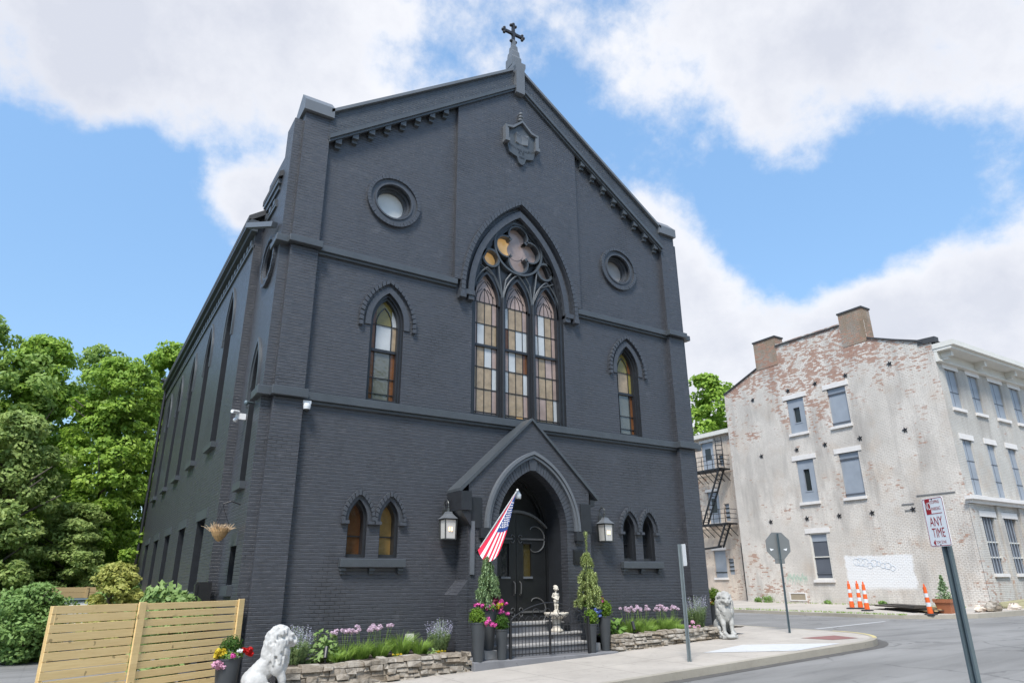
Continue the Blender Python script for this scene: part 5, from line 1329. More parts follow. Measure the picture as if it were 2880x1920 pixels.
def crown(rng, h0, h1, rad, nclump, per, size, shape='round', droop=.2, cs=.16):
    """clumps of leaves spread through an uneven crown standing on the z axis"""
    out = []
    lob = rng.uniform(0, 6.28, 6)
    for i in range(nclump):
        u = rng.random(); z = h0 + (h1-h0)*u; th = rng.uniform(0, 6.28)
        if shape == 'round': prof = math.sin(math.pi*min(1, .12+u*.86))**.6
        elif shape == 'column': prof = (1-u)**.45*.9 + .12 if u > .25 else .75+u
        else: prof = math.sin(math.pi*(.1+.85*u))**.5
        rr = rad*prof*(1 + .28*math.sin(2*th+lob[0]) + .18*math.sin(3*th+lob[1]+u*7) + .15*math.sin(u*17+lob[2]))
        k = rng.random()**.45; c = (rr*k*math.cos(th), rr*k*math.sin(th), z)
        s = rad*cs*(.7+.8*rng.random()); P, d = blob(rng, c, (s*1.25, s*1.25, s*.75), per)
        out.append(leaves(rng, P, d*.5 + np.array((math.cos(th)*.5*k, math.sin(th)*.5*k, .75)), size, droop=droop))
    return np.concatenate(out)
def trunk(m, h, r, rad, seed, limbs=9, h0=.3):
    random.seed(seed)
    pts = [(0,0,-.3)] + [(random.uniform(-.12,.12)*i*.35, random.uniform(-.12,.12)*i*.35, h*i/6) for i in range(1,6)]
    m.tube(pts, [r*1.25, r, r*.85, r*.65, r*.45, r*.25], 9)
    for k in range(limbs):
        t = random.uniform(h0,.82); z = h*t; a = random.uniform(0,6.28); L = rad*random.uniform(.55,.95)
        p0 = Vector((0,0,z)); p1 = p0+Vector((math.cos(a)*L*.5, math.sin(a)*L*.5, L*.35)); p2 = p0+Vector((math.cos(a)*L, math.sin(a)*L, L*.65))
        m.tube([p0,p1,p2], [r*.42*(1-t*.5), r*.22, r*.08], 6)
def tree_proto(label, seed, h, h0, rad, ncl, per, size, mat, shape, droop, group, cs=.16):
    rng = np.random.default_rng(seed)
    t = thing('tree', label, 'tree', (0,0,0), group)
    m = MB(); trunk(m, h*.9, .22 if h > 8 else .09, rad, seed); m.build('trunk', M['bark'], t, smooth=True)
    quads_obj('crown', crown(rng, h0, h, rad, ncl, per, size, shape, droop, cs), M[mat], t)
    return t
GT = 'trees behind the parking area left of the church'
def put(t, x, y, z, rz=0, sc=1, label=None):
    t.location = (x,y,z); t.rotation_euler[2] = rz; t.scale = (sc,)*3 if not isinstance(sc, tuple) else sc
    if label: t['label'] = label
LZ = -.36
t1 = tree_proto('tall mid green tree at the left edge of the photo', 1, 13.2, 2.6, 3.4, 180, 120, .26, 'lf_dark', 'round', .3, GT, .125)
put(t1, -15.0, 26.5, LZ, 0, (1.0,1.0,1.13))
put(dup(t1), -9.9, 31.5, LZ, 2.2, (1.0,1.0,1.18), 'dark tree standing behind the bright maple')
put(dup(t1), -18.6, 23.5, LZ, 4.0, (.95,.95,1.12), 'leftmost dark tree, partly cut off by the frame')
t2 = tree_proto('bright yellow green maple nearest the back of the church', 2, 12.0, 1.4, 2.75, 260, 150, .225, 'lf_maple', 'column', .15, GT, .14)
put(t2, -8.9, 22.6, LZ, 0, (.95,.95,1.05))
put(dup(t2), -6.3, 31.0, LZ, 1.7, (1.05,1.05,1.36), 'tall bright tree rising just behind the church eave')
put(dup(t2), -12.4, 27.0, LZ, 3.9, (1.0,1.0,1.2), 'bright topped tree in the middle of the row')
t3 = tree_proto('soft feathery green tree in front of the row', 3, 8.8, .3, 2.35, 210, 140, .19, 'lf_feather', 'column', .8, GT, .15)
put(t3, -12.3, 19.4, LZ, 0)
put(dup(t3), -14.6, 21.0, LZ, 2.0, (1.1,1.1,1.12), 'feathery tree at the far left behind the round bush')
put(dup(t3), -9.6, 20.8, LZ, 4.4, (.8,.8,.62), 'low feathery tree over the far pine fence')
GX = 'trees across the street that the church windows reflect'
for i, (x, y, s, lb) in enumerate(((-24,-34,1.25,'leftmost tree across the street'),(-13,-37,1.4,'broad tree across the street behind the camera'),(-3,-34,1.3,'tree across the street facing the porch'),(7,-36,1.35,'tree across the street facing the right window'),(17,-34,1.2,'tree across the street near the corner'),(27,-36,1.3,'rightmost tree across the street'))):
    q = dup(t1 if i % 2 else t2); put(q, x, y, .1, i*1.3, (s*1.5,s*1.3,s), lb); q['group'] = GX
GB = 'bushes behind the pine fence'
b1 = tree_proto('rounded green bush at the edge of the parking area', 4, 2.05, .0, 1.05, 120, 90, .13, 'lf_bush', 'round', .4, GB, .2)
for o in (b1,): o['category'] = 'bush'
put(b1, -10.35, 11.2, LZ, 0)
put(dup(b1), -11.45, 13.6, LZ, 2, (1.1,1.1,.8), 'lower bush left of the rounded bush')
put(dup(b1), -13.2, 15.5, LZ, 4, (1.5,1.3,1.0), 'broad bush under the trees at the left edge')
b2 = tree_proto('golden green shrub against the church flank', 5, 2.7, .0, .95, 100, 80, .15, 'lf_gold', 'round', .4, GB, .22)
b2['category'] = 'shrub'; put(b2, -8.25, 11.3, LZ)
b3 = tree_proto('leafy pale green shrub just behind the fence top', 6, 1.86, .0, .75, 60, 60, .17, 'lf_light', 'round', .3, GB, .25)
b3['category'] = 'shrub'; put(b3, -7.75, 1.9, -.2)
b4 = tree_proto('dark green shrub hiding the foot of the church flank', 7, 2.3, .0, .9, 80, 80, .16, 'lf_bush', 'round', .3, GB, .22)
b4['category'] = 'shrub'; put(b4, -7.9, 14.2, LZ)
GR = 'trees beyond the white building'
t4 = tree_proto('loose bright tree rising behind the fire escape wing', 8, 20.0, 6, 4.6, 120, 70, .5, 'lf_maple', 'round', .2, GR, .13)
put(t4, 48.5, 35.0, .5, 0, 1.14)
put(dup(t4), 45.0, 39.5, .5, 2.5, (.9,.9,.94), 'shorter tree left of the loose bright tree')

# ------------------------------------------------------------------ small plants
rngp = np.random.default_rng(44)
def plant(name, label, cat, x, y, z, group=None): return thing(name, label, cat, (x,y,z), group)
def ball(name, label, x, y, z, r, mat, size=.035, n=1500, group=None, squash=1.0, cat='shrub'):
    t = plant(name, label, cat, x, y, z, group); c = (x, y, z+r*squash*.85)
    P, d = blob(rngp, c, (r, r, r*squash), n, .45)
    P += d*0.02*rngp.normal(0, 1, (n,1)) + d*r*.10*np.sin(P[:,:1]*60)*np.sin(P[:,2:]*55)
    quads_obj('foliage', leaves(rngp, P, d, size, .7), M[mat], t)
    m = MB(); m.tube([(x,y,z-.06),(x,y,z+r*.9)], .012, 5)
    for k in range(4): m.tube([(x,y,z), (x+r*.5*math.cos(k*1.6), y+r*.5*math.sin(k*1.6), z+r)], .007, 4)
    m.build('stem', M['stem'], t); return t
def petals(t, name, pts, mat, r, n, size):
    Q = [leaves(rngp, *blob(rngp, p, (r,r,r*.8), n, .5), size, .85) for p in pts]
    return quads_obj(name, np.concatenate(Q), M[mat] if isinstance(mat, str) else mat, t)
def blades(x, y, z, r, n, L, w, lean=.5, droop=.35, segs=3):
    """arching grass blades as chained quads"""
    out = []
    for k in range(n):
        a = rngp.uniform(0,6.28); rr = r*math.sqrt(rngp.random()); p = np.array((x+rr*math.cos(a)*.6, y+rr*math.sin(a)*.6, z))
        d = np.array((math.cos(a)*lean*rngp.random(), math.sin(a)*lean*rngp.random(), 1.0)); l = L*(.6+.5*rngp.random()); sd = unit(np.array((-math.sin(a+.8), math.cos(a+.8), 0)))
        ww = w
        for s in range(segs):
            q = p + unit(d)*l/segs; w2 = w*(1-(s+1)/segs*.85)
            out.append([p-sd*ww/2, p+sd*ww/2, q+sd*w2/2, q-sd*w2/2]); p = q; ww = w2
            d = d + np.array((math.cos(a)*droop, math.sin(a)*droop, -droop*.9))*(s+1)*.5
    return np.array(out)
def spires(t, x, y, z, r, n, h, mat_stem, mat_fl, lean=.25, fl=.34):
    S = []; F = []
    for k in range(n):
        a = rngp.uniform(0,6.28); rr = r*math.sqrt(rngp.random()); b = np.array((x+.5*rr*math.cos(a), y+.5*rr*math.sin(a), z))
        tp = b + np.array((math.cos(a)*rr*lean*2.4, math.sin(a)*rr*lean*2.4, h*(.65+.4*rngp.random())))
        d = tp-b; sd = np.array((-math.sin(a), math.cos(a), 0)); S.append([b-sd*.004, b+sd*.004, tp+sd*.002, tp-sd*.002])
        for q in range(60):
            f = rngp.random()*(1-fl); p = b+d*f; aa = rngp.uniform(0,6.28); o = np.array((math.cos(aa), math.sin(aa), .7)); s = .07*(1-.4*f)
            sd2 = np.cross(o, (0,0,1.0)); sd2 = unit(sd2); S.append([p-sd2*.004, p+o*s*.5+sd2*.007, p+o*s, p+o*s*.5-sd2*.007])
        for q in range(18):
            f = 1-fl*rngp.random(); p = b+d*f+rngp.normal(0,.007,3); aa = rngp.uniform(0,6.28); o = np.array((math.cos(aa), math.sin(aa), .5)); s = .026
            sd2 = unit(np.cross(o, (0,0,1.0))); F.append([p-sd2*.003, p+o*s*.5+sd2*.007, p+o*s, p+o*s*.5-sd2*.007])
    quads_obj('stems', np.array(S), M[mat_stem], t); quads_obj('flower_spikes', np.array(F), M[mat_fl], t)
GL = 'lavender clumps in the stone beds'
for (x, y, z, r, n, h, lb) in ((-5.72,-.85,.27,.34,85,.68,'lavender clump beside the white lion'),(-2.62,-.75,.30,.28,80,.66,'grey green lavender clump at the right end of the left bed'),(5.55,-.55,.45,.34,85,.84,'purple spired lavender clump near the grey lion')):
    t = plant('lavender', lb, 'plant', x, y, z, GL); spires(t, x, y, z, r, n, h, 'lf_sage', 'f_lav' if x > -3 or x < -5 else 'f_lav')
GA = 'allium and chive clumps in the stone beds'
def allium(x, y, z, r, nf, h, label):
    t = plant('allium', label, 'plant', x, y, z, GA)
    quads_obj('leaves', blades(x, y, z, r, 260, h*.66, .018, .8, .3), M['lf_grass'], t)
    pts = []; S = []
    for k in range(nf):
        a = rngp.uniform(0,6.28); rr = r*math.sqrt(rngp.random()); p = np.array((x+rr*math.cos(a)*1.25, y+rr*math.sin(a)*.8, z+h*(.82+.2*rngp.random()))); pts.append(p)
        b = np.array((x+rr*math.cos(a)*.5, y+rr*math.sin(a)*.5, z)); S.append([b-(.004,0,0), b+(.004,0,0), p+(.003,0,0), p-(.003,0,0)])
    quads_obj('stalks', np.array(S), M['lf_grass'], t); petals(t, 'flower_heads', pts, 'f_lilac', .048, 90, .026)
allium(-4.72,-.72,.28,.26,10,.58,'left chive clump with lilac flower heads, next to the pale leaved shrub')
allium(-4.35,-.70,.285,.24,10,.60,'middle chive clump with lilac flower heads')
allium(-3.92,-.65,.29,.22,9,.60,'right hand chive clump of the left bed, before the plain grass')
for i, (x, h, lb) in enumerate(((3.0,.62,'left chive clump of the right bed'),(3.55,.62,'second chive clump of the right bed, behind the small spotlight'),(4.1,.62,'third chive clump of the right bed'),(4.55,.60,'right chive clump of the right bed, beside the pole'))): allium(x,-.6+.1*(i%2),.47,.26,12,h,lb)
GG = 'grass tufts in the stone beds'
for (x, y, z, r, h, lb) in ((-3.45,-.62,.29,.24,.50,'taller grass tuft between the chives and the vent'),(-3.05,-.75,.29,.2,.36,'short grass tuft under the vent'),(-5.0,-1.0,.28,.2,.25,'low grass tuft beneath the pale leaved shrub'),(3.3,-.95,.46,.3,.25,'low grass edging of the right bed'),(4.3,-.95,.47,.3,.22,'low grass edging nearer the grey lion')):
    t = plant('grass_tuft', lb, 'grass tuft', x, y, z, GG); quads_obj('blades', blades(x, y, z, r, 360, h, .017, .7, .3), M['lf_grass'], t)
def broad(name, label, x, y, z, r, h, n, size, mat):
    t = plant(name, label, 'plant', x, y, z); d = unit(rngp.normal(0,1,(n,3))); d[:,2] = np.abs(d[:,2]); P = np.array((x,y,z)) + d*np.array((r,r,h))*(.55+.45*rngp.random((n,1)))
    quads_obj('leaves', leaves(rngp, P, np.array((0,-.3,1.0))+d*.6, size, .6, droop=.5, tip=d*1.0), M[mat], t)
    m = MB()
    for k in range(7): a = k*.9; m.tube([(x,y,z-.02),(x+r*.6*math.cos(a),y+r*.6*math.sin(a),z+h*.75)], .007, 4)
    m.build('stem', M['stem'], t); return t
broad('hydrangea', 'pale leaved shrub behind the small black spotlight in the left bed', -5.18,-.8,.27,.34,.66,190,.13,'lf_light')
broad('hosta', 'broad leaved green plant right of the rightmost planter', 2.25,-.85,.45,.34,.42,120,.18,'lf_hosta')
broad('strawberry_plant', 'low pale leafy plant in front of the right lavender of the left bed', -2.85,-1.0,.29,.16,.14,60,.07,'lf_light')
for (x, z, lb) in ((-3.72,.29,'small yellow flowers on the left bed wall'),(-2.75,.30,'tiny yellow flowers near the right end of the left bed')):
    t = plant('yellow_flowers', lb, 'flowers', x, -1.05, z); quads_obj('leaves', blades(x,-1.05,z,.1,50,.08,.012,.8,.3,2), M['lf_grass'], t); petals(t, 'blooms', [(x+random.uniform(-.12,.12),-1.05+random.uniform(-.06,.06),z+.07) for k in range(12)], 'f_yellow', .02, 14, .02)
t = plant('pink_blooms', 'fading pink blooms by the pole at the end of the right bed', 'flowers', 4.95,-.95,.46); quads_obj('leaves', blades(4.95,-.95,.46,.2,90,.14,.015,.8,.3,2), M['lf_hosta'], t); petals(t, 'blooms', [(4.75,-1.0,.56),(5.0,-.9,.66),(5.15,-.95,.55),(4.9,-1.05,.54)], 'f_pale', .06, 60, .035)
for (x, y, z, lb) in ((-5.22,-1.12,.27,'black spotlight in the left stone bed'),(2.72,-1.05,.45,'black spotlight in the right stone bed')):
    m = MB(); m.tube([(x,y,z-.05),(x,y,z+.14)], .012, 6); m.tube([(x-.02,y-.05,z+.12),(x+.03,y+.06,z+.30)], [.035,.045], 10); tag(m.build('garden_spotlight', M['iron'], base=(x,y,z)), lb, 'spotlight')

# planter plants
ball('box_ball', 'clipped box ball in the front left planter', -2.06,-1.42,.90,.165,'lf_box', .04, 1500, cat='topiary')
ball('box_ball', 'deep green box shrub in the shortest left planter', -1.42,-1.40,.75,.155,'lf_deepbox', .04, 1300, squash=1.05, cat='topiary')
ball('box_ball', 'airy box shrub in the short right planter', 1.10,-1.36,.76,.165,'lf_box', .045, 1100, squash=1.1, cat='topiary')
ball('box_ball', 'bushy box shrub in the rightmost planter', 1.66,-1.20,.91,.185,'lf_box', .045, 1500, squash=1.15, cat='topiary')
ball('box_ball', 'round box ball in the wide planter by the pine fence', -7.06,-1.6,.56,.175,'lf_deepbox', .03, 2000, cat='topiary')
ball('box_ball', 'small green ball over golden flowers behind the grey lion', 8.2,1.12,1.12,.20,'lf_box', .05, 900, cat='topiary')
def flowers(label, x, y, z, groups, leafr=.2, n=260):
    t = plant('flowers', label, 'flowers', x, y, z); P, d = blob(rngp, (x,y,z+.03), (leafr,leafr,.09), n, .6); quads_obj('leaves', leaves(rngp, P, d+np.array((0,0,.6)), .06, .6, droop=.6), M['lf_hosta'], t)
    for mat, pts in groups: petals(t, mat.replace('f_','').replace('lav','lavender') + '_petals', [(x+a,y+b,z+c) for a,b,c in pts], mat, .045, 36, .045)
random.seed(31)
def spread(x0, x1, y0, y1, z0, z1, n): return [(random.uniform(x0,x1), random.uniform(y0,y1), random.uniform(z0,z1)) for _ in range(n)]
flowers('pink petunias spilling from the front left planter', -1.93,-1.55,.92, [('f_pink', spread(-.02,.20,-.1,.05,-.06,.08,11))], .11, 120)
flowers('pink, white and yellow flowers round the left spruce', -1.58,-1.13,1.20, [('f_pink', spread(-.38,.0,-.2,.1,-.02,.1,13) + spread(.18,.42,-.2,.1,-.14,.14,12) + spread(0,.12,-.2,-.1,-.06,.04,4)), ('f_white', spread(-.2,-.02,-.2,.05,.0,.12,6)), ('f_yellow', spread(.08,.26,-.22,-.08,-.04,.10,9)), ('f_mar', spread(.02,.14,-.2,-.05,.08,.2,5))], .27, 420)
flowers('blue, pink and crimson flowers round the right spruce', 1.40,-1.06,1.15, [('f_blue', spread(-.05,.2,-.22,-.1,-.22,.08,16)), ('f_pink', spread(.15,.34,-.2,0,.0,.14,9)), ('f_mar', spread(.18,.32,-.1,.1,.14,.24,6)), ('f_yellow', spread(.1,.32,-.1,.1,.1,.2,4))], .22, 320)
flowers('yellow, white, red and pink flowers in the wide planter', -7.06,-1.62,.55, [('f_yellow', spread(-.25,-.08,-.14,.04,.0,.14,20)), ('f_white', spread(-.04,.16,-.18,-.05,.0,.12,8)), ('f_red', spread(.20,.34,-.1,.05,.0,.12,9)), ('f_pale', spread(-.3,-.12,-.2,-.1,-.14,-.04,8)), ('f_pink', spread(-.06,.02,-.2,-.15,.02,.06,2))], .22, 420)
flowers('golden orange flowers in the dark planter behind the grey lion', 8.2,1.12,1.0, [('f_orange', spread(-.2,.2,-.2,.1,-.04,.12,18))], .22, 260)
def weeping(label, x, y, z, h, r, mat, tiers, leader):
    t = plant('weeping_spruce', label, 'conifer', x, y, z); Q = []; m = MB(); m.tube([(x,y,z-.05),(x+.01,y,z+h*.5),(x,y,z+h)], [.02,.013,.006], 6)
    for (f0, f1, rr, nb) in tiers:
        for k in range(nb):
            a = rngp.uniform(0,6.28); z1 = z+h*f1-rngp.random()*h*(f1-f0)*.5; z2 = z+h*f0+rngp.random()*h*(f1-f0)*.25; R_ = r*rr*(.6+.4*rngp.random())
            pts = []
            for q in range(9):
                s = q/8; pts.append(np.array((x+R_*math.cos(a)*min(1,s*2.2)**.8, y+R_*math.sin(a)*min(1,s*2.2)**.8, z1+.05*math.sin(min(1,s*2.5)*math.pi)*r*3-(z1-z2)*s**1.4)))
            m.tube([tuple(p) for p in pts[::2]], .004, 4)
            for q in range(8):
                for w in range(22):
                    p = pts[q]+(pts[q+1]-pts[q])*rngp.random()+rngp.normal(0,.008,3); o = unit(rngp.normal(0,1,3)+np.array((0,0,-.5))); sd = unit(np.cross(o,(.3,.2,1.0))); L = .065
                    Q.append([p-sd*.002, p+o*L*.5+sd*.012, p+o*L, p+o*L*.5-sd*.012])
    if leader:
        for w in range(260):
            f = leader+(1-leader)*rngp.random(); p = np.array((x,y,z+h*f)); o = unit(rngp.normal(0,1,3)+np.array((0,0,.4))); sd = unit(np.cross(o,(.3,.2,1.0))); L = .05*(1 if f < .95 else 1.8)
            Q.append([p-sd*.002, p+o*L*.5+sd*.008, p+o*L, p+o*L*.5-sd*.008])
    quads_obj('needles', np.array(Q), M[mat], t); m.build('stem', M['stem'], t)
weeping('blue green weeping spruce under the flag', -1.60,-1.10,1.17,1.08,.24,'lf_spruce', [(.0,.30,1.15,22),(.2,.5,1.1,20),(.42,.72,.85,16),(.66,1.0,.5,12)], 0)
weeping('yellow green weeping spruce with a bare leader right of the gate', 1.33,-1.02,1.12,1.78,.29,'lf_spruce2', [(.0,.18,1.25,22),(.12,.34,1.1,22),(.28,.50,.8,16),(.54,.70,.45,14)], .7)
t = plant('young_fir', 'young dark fir in the terracotta pot', 'conifer', 21.5,.62,.87); Q = []
for k in range(900):
    f = rngp.random()**1.3; a = rngp.uniform(0,6.28); tier = (1-f)*(.55+.45*abs(math.sin(f*16))); rr = .42*tier*rngp.random()**.6; p = np.array((21.5+rr*math.cos(a), .62+rr*math.sin(a), .87+f*1.0)); Q.append(p)
quads_obj('needles', leaves(rngp, np.array(Q), np.tile((0,0,1.0),(900,1)), .13, .35), M['lf_spruce'], t); m = MB(); m.tube([(21.5,.62,.8),(21.5,.62,1.85)], .02, 5); m.build('stem', M['stem'], t)
GW = 'weeds along the foot of the whitewashed gable'
for (x, y, r, lb) in ((25.0,12.9,.28,'leftmost weed clump under the gable'),(25.0,12.2,.4,'larger weed clump under the green scribble'),(25.0,8.4,.2,'weed tuft below the lowest gable window'),(25.0,5.4,.22,'weed tuft behind the three traffic posts')):
    t = plant('weed', lb, 'weed', x, y, .49, GW); P, d = blob(rngp, (x,y,.49+r*.4), (r*.7,r,r*.6), 160, .6); quads_obj('leaves', leaves(rngp, P, d, .12), M['lf_bush'], t)
# grass growing along the far kerb
Q = []
for k in range(500): y = 1.5+11*rngp.random()**1.2; x = 19.72+rngp.random()*.25 if k % 3 else 24.6+.5*rngp.random(); Q.append(blades(x, y, zf2(x), .05, 2, .09, .03, 1.0, .3, 2))
o = quads_obj('kerb_grass', np.concatenate(Q), M['lf_grass']); tag(o, 'short grass growing in the cracks along the far kerb', 'grass', kind='stuff')

# ------------------------------------------------------------------ sky, sun, camera
sc = bpy.context.scene
w = bpy.data.worlds.new('World'); sc.world = w; w.use_nodes = True
T = w.node_tree; N = T.nodes; N.clear()
SUN_EL, SUN_AZ = 55, 226        # azimuth measured from +Y clockwise (compass with +Y north)
sky = N.new('ShaderNodeTexSky'); sky.sky_type = 'NISHITA'; sky.sun_disc = False; sky.sun_elevation = R(SUN_EL); sky.sun_rotation = R(SUN_AZ); sky.air_density = 1.0; sky.dust_density = .4; sky.ozone_density = 1.5
bg = N.new('ShaderNodeBackground'); bg.inputs[1].default_value = .125; out = N.new('ShaderNodeOutputWorld')
def mth(op, a, b=0.0, c=0.0, clamp=False):
    nd = N.new('ShaderNodeMath'); nd.operation = op; nd.use_clamp = clamp
    for i, v in enumerate((a, b, c)):
        if isinstance(v, bpy.types.NodeSocket): T.links.new(v, nd.inputs[i])
        else: nd.inputs[i].default_value = v
    return nd.outputs[0]
tc = N.new('ShaderNodeTexCoord'); D = tc.outputs['Generated']
nrmz = N.new('ShaderNodeVectorMath'); nrmz.operation = 'NORMALIZE'; T.links.new(D, nrmz.inputs[0]); D = nrmz.outputs[0]
sp = N.new('ShaderNodeSeparateXYZ'); T.links.new(D, sp.inputs[0])
inv = mth('DIVIDE', 1.0, mth('MAXIMUM', mth('ADD', sp.outputs[2], .22), .05))
pl_ = N.new('ShaderNodeVectorMath'); pl_.operation = 'SCALE'; T.links.new(D, pl_.inputs[0]); T.links.new(inv, pl_.inputs['Scale'])
def wn(vec, scale, detail, rough, off=(0,0,0)):
    mp = N.new('ShaderNodeMapping'); mp.inputs['Location'].default_value = off; T.links.new(vec, mp.inputs['Vector'])
    nd = N.new('ShaderNodeTexNoise'); nd.inputs['Scale'].default_value = scale; nd.inputs['Detail'].default_value = detail; nd.inputs['Roughness'].default_value = rough
    T.links.new(mp.outputs[0], nd.inputs['Vector']); return nd.outputs['Fac']
n1 = wn(pl_.outputs[0], 2.3, 9, .58, (3.1,1.7,0)); n2 = wn(D, 6.5, 10, .62, (0,4,2)); n3 = wn(D, 2.2, 5, .5, (5,0,1))
CAMP = dict(f=1884.6, pitch=R(19.661), roll=R(-.426), yaw=R(57.531))
fw = Vector((math.cos(CAMP['pitch'])*math.cos(CAMP['yaw']), math.cos(CAMP['pitch'])*math.sin(CAMP['yaw']), math.sin(CAMP['pitch'])))
rt = Vector((math.sin(CAMP['yaw']), -math.cos(CAMP['yaw']), 0)); up = rt.cross(fw)
r2 = rt*math.cos(CAMP['roll']) + up*math.sin(CAMP['roll']); u2 = up*math.cos(CAMP['roll']) - rt*math.sin(CAMP['roll'])
# cloud banks and clear gaps by compass direction: (unit direction, spread, weight)
LOBES = [(-0.065, 0.788, 0.612, 0.18, 0.2), (0.107, 0.746, 0.657, 0.16, 0.2), (-0.146, 0.812, 0.565, 0.08, 0.22), (-0.079, 0.836, 0.544, 0.06, 0.16), (0.187, 0.742, 0.643, 0.1, 0.1), (0.033, 0.825, 0.564, 0.05, 0.14), (-0.055, 0.826, 0.561, 0.07, 0.1), (-0.145, 0.784, 0.604, 0.08, 0.1), (0.535, 0.486, 0.692, 0.16, 0.18), (0.675, 0.365, 0.642, 0.16, 0.2), (0.782, 0.224, 0.582, 0.15, 0.2), (0.741, 0.355, 0.57, 0.08, 0.16), (0.509, 0.567, 0.647, 0.04, 0.12), (0.659, 0.461, 0.594, 0.06, 0.12), (0.822, 0.233, 0.52, 0.06, 0.1), (0.339, 0.61, 0.716, 0.08, 0.06), (0.028, 0.868, 0.495, 0.035, 0.12), (0.09, 0.85, 0.52, 0.04, 0.08), (-0.007, 0.856, 0.518, 0.03, -0.12), (0.065, 0.841, 0.536, 0.05, -0.08), (0.104, 0.827, 0.553, 0.03, -0.12), (-0.046, 0.881, 0.471, 0.06, -0.12), (0.092, 0.917, 0.387, 0.035, 0.1), (0.123, 0.872, 0.475, 0.035, 0.13), (0.15, 0.827, 0.542, 0.035, 0.1), (0.64, 0.602, 0.478, 0.06, 0.2), (0.695, 0.598, 0.4, 0.08, 0.22), (0.772, 0.552, 0.314, 0.09, 0.18), (0.83, 0.467, 0.305, 0.08, 0.16), (0.883, 0.337, 0.326, 0.09, 0.26), (0.85, 0.393, 0.351, 0.05, 0.14), (0.608, 0.61, 0.508, 0.04, 0.16), (0.89, 0.279, 0.362, 0.05, 0.14), (0.723, 0.643, 0.253, 0.14, 0.14), (0.904, 0.355, 0.239, 0.16, 0.16), (-0.071, 0.898, 0.434, 0.14, -0.22), (0.019, 0.951, 0.309, 0.16, -0.24), (-0.123, 0.871, 0.475, 0.08, -0.14), (-0.078, 0.944, 0.322, 0.12, -0.16), (0.292, 0.695, 0.657, 0.045, -0.16), (0.344, 0.642, 0.685, 0.05, -0.1), (0.478, 0.617, 0.625, 0.05, -0.22), (0.514, 0.626, 0.586, 0.04, -0.12), (0.651, 0.539, 0.534, 0.06, -0.16), (0.697, 0.505, 0.509, 0.07, -0.14), (0.749, 0.443, 0.493, 0.08, -0.16), (0.793, 0.368, 0.486, 0.08, -0.2), (0.852, 0.299, 0.431, 0.09, -0.2), (0.774, 0.473, 0.422, 0.07, -0.22), (0.814, 0.406, 0.416, 0.06, -0.16), (0.802, 0.314, 0.509, 0.06, -0.16), (0.863, 0.256, 0.435, 0.06, -0.06), (0.728, 0.526, 0.44, 0.05, -0.14), (0.631, 0.551, 0.547, 0.05, -0.1), (0.787, 0.491, 0.374, 0.05, -0.12), (-0.158, 0.802, 0.576, 0.03, -0.18)]
acc = mth('ADD', mth('MULTIPLY', n1, .75), mth('MULTIPLY_ADD', n2, 1.15, -.455))
for dx, dy, dz, s, wgt in LOBES:
    dt = N.new('ShaderNodeVectorMath'); dt.operation = 'DOT_PRODUCT'; T.links.new(D, dt.inputs[0]); dt.inputs[1].default_value = (dx,dy,dz)
    e = mth('EXPONENT', mth('DIVIDE', mth('SUBTRACT', dt.outputs['Value'], 1.0), s*s/2*2))
    acc = mth('MULTIPLY_ADD', e, wgt, acc)
mask = N.new('ShaderNodeMapRange'); mask.interpolation_type = 'SMOOTHSTEP'; T.links.new(acc, mask.inputs[0]); mask.inputs[1].default_value = .44; mask.inputs[2].default_value = .78
dens = N.new('ShaderNodeMapRange'); T.links.new(acc, dens.inputs[0]); dens.inputs[1].default_value = .6; dens.inputs[2].default_value = 1.05
cc = N.new('ShaderNodeMix'); cc.data_type = 'RGBA'; T.links.new(mth('MULTIPLY', mth('ADD', dens.outputs[0], mth('MULTIPLY', mth('SUBTRACT', n3, .5), 3.0)), 1.0, 0, True), cc.inputs[0]); cc.inputs[6].default_value = (4.0,4.05,4.25,1); cc.inputs[7].default_value = (3.0,3.12,3.5,1)
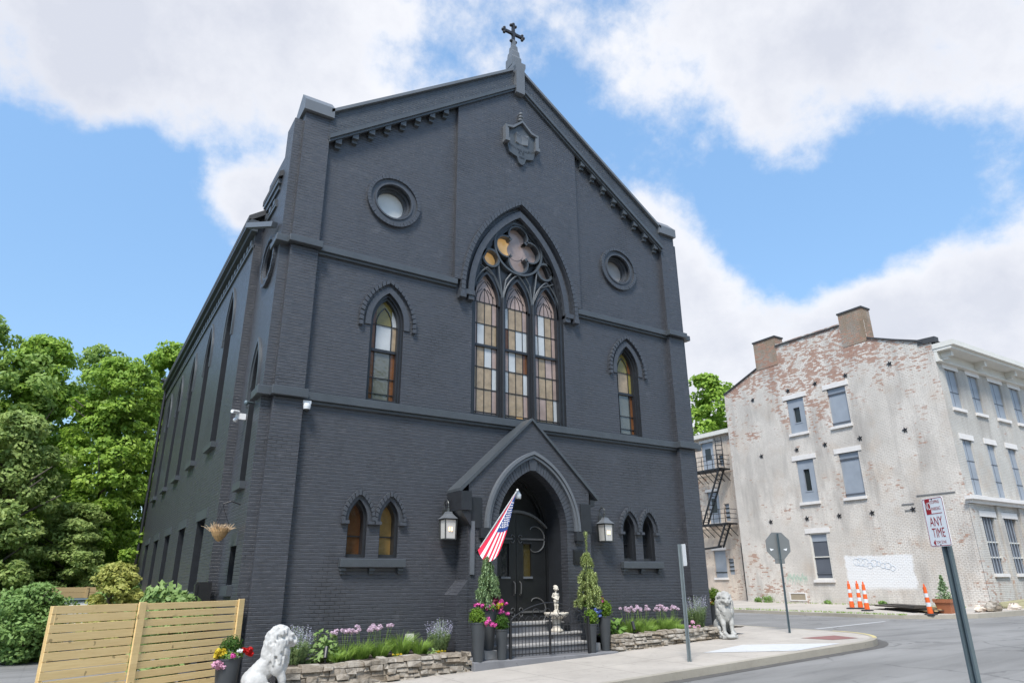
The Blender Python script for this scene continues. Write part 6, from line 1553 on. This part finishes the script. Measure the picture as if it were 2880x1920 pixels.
mx = N.new('ShaderNodeMix'); mx.data_type = 'RGBA'; T.links.new(mth('MULTIPLY', mask.outputs[0], .97), mx.inputs[0])
gr = N.new('ShaderNodeMix'); gr.data_type = 'RGBA'; gm = N.new('ShaderNodeMapRange'); T.links.new(sp.outputs[2], gm.inputs[0]); gm.inputs[1].default_value = 0; gm.inputs[2].default_value = .62; T.links.new(gm.outputs[0], gr.inputs[0]); gr.inputs[6].default_value = (.50,.52,.56,1); gr.inputs[7].default_value = (1.28,1.42,1.36,1)
tint = N.new('ShaderNodeMix'); tint.data_type = 'RGBA'; tint.blend_type = 'MULTIPLY'; tint.inputs[0].default_value = 1; T.links.new(sky.outputs[0], tint.inputs[6]); T.links.new(gr.outputs[2], tint.inputs[7])
T.links.new(tint.outputs[2], mx.inputs[6]); T.links.new(cc.outputs[2], mx.inputs[7])
T.links.new(mx.outputs[2], bg.inputs[0]); T.links.new(bg.outputs[0], out.inputs[0])
sl = bpy.data.lights.new('sun', 'SUN'); sl.energy = 2.7; sl.angle = R(15); sl.color = (1,.96,.9)
so = bpy.data.objects.new('sun', sl); C.objects.link(so)
a, e = R(SUN_AZ), R(SUN_EL); dirv = Vector((math.sin(a)*math.cos(e), math.cos(a)*math.cos(e), math.sin(e)))
so.rotation_euler = dirv.to_track_quat('Z','Y').to_euler(); so.location = (-20,-30,40)
cam = bpy.data.cameras.new('camera'); co_ = bpy.data.objects.new('camera', cam); C.objects.link(co_)
cam.sensor_width = 36; cam.sensor_fit = 'HORIZONTAL'; cam.lens = CAMP['f']/2880*36; cam.clip_end = 3000; cam.clip_start = .05
mt = Matrix((r2, u2, -fw)).transposed().to_4x4(); mt.translation = (-9.75,-15,1.75); co_.matrix_world = mt
sc.camera = co_
sc.view_settings.view_transform = 'Standard'; sc.view_settings.look = 'None'; sc.view_settings.gamma = 1; sc.view_settings.exposure = .95; sc.view_settings.use_curve_mapping = False
sc.render.engine = 'CYCLES'; sc.cycles.max_bounces = 8; sc.cycles.transparent_max_bounces = 8
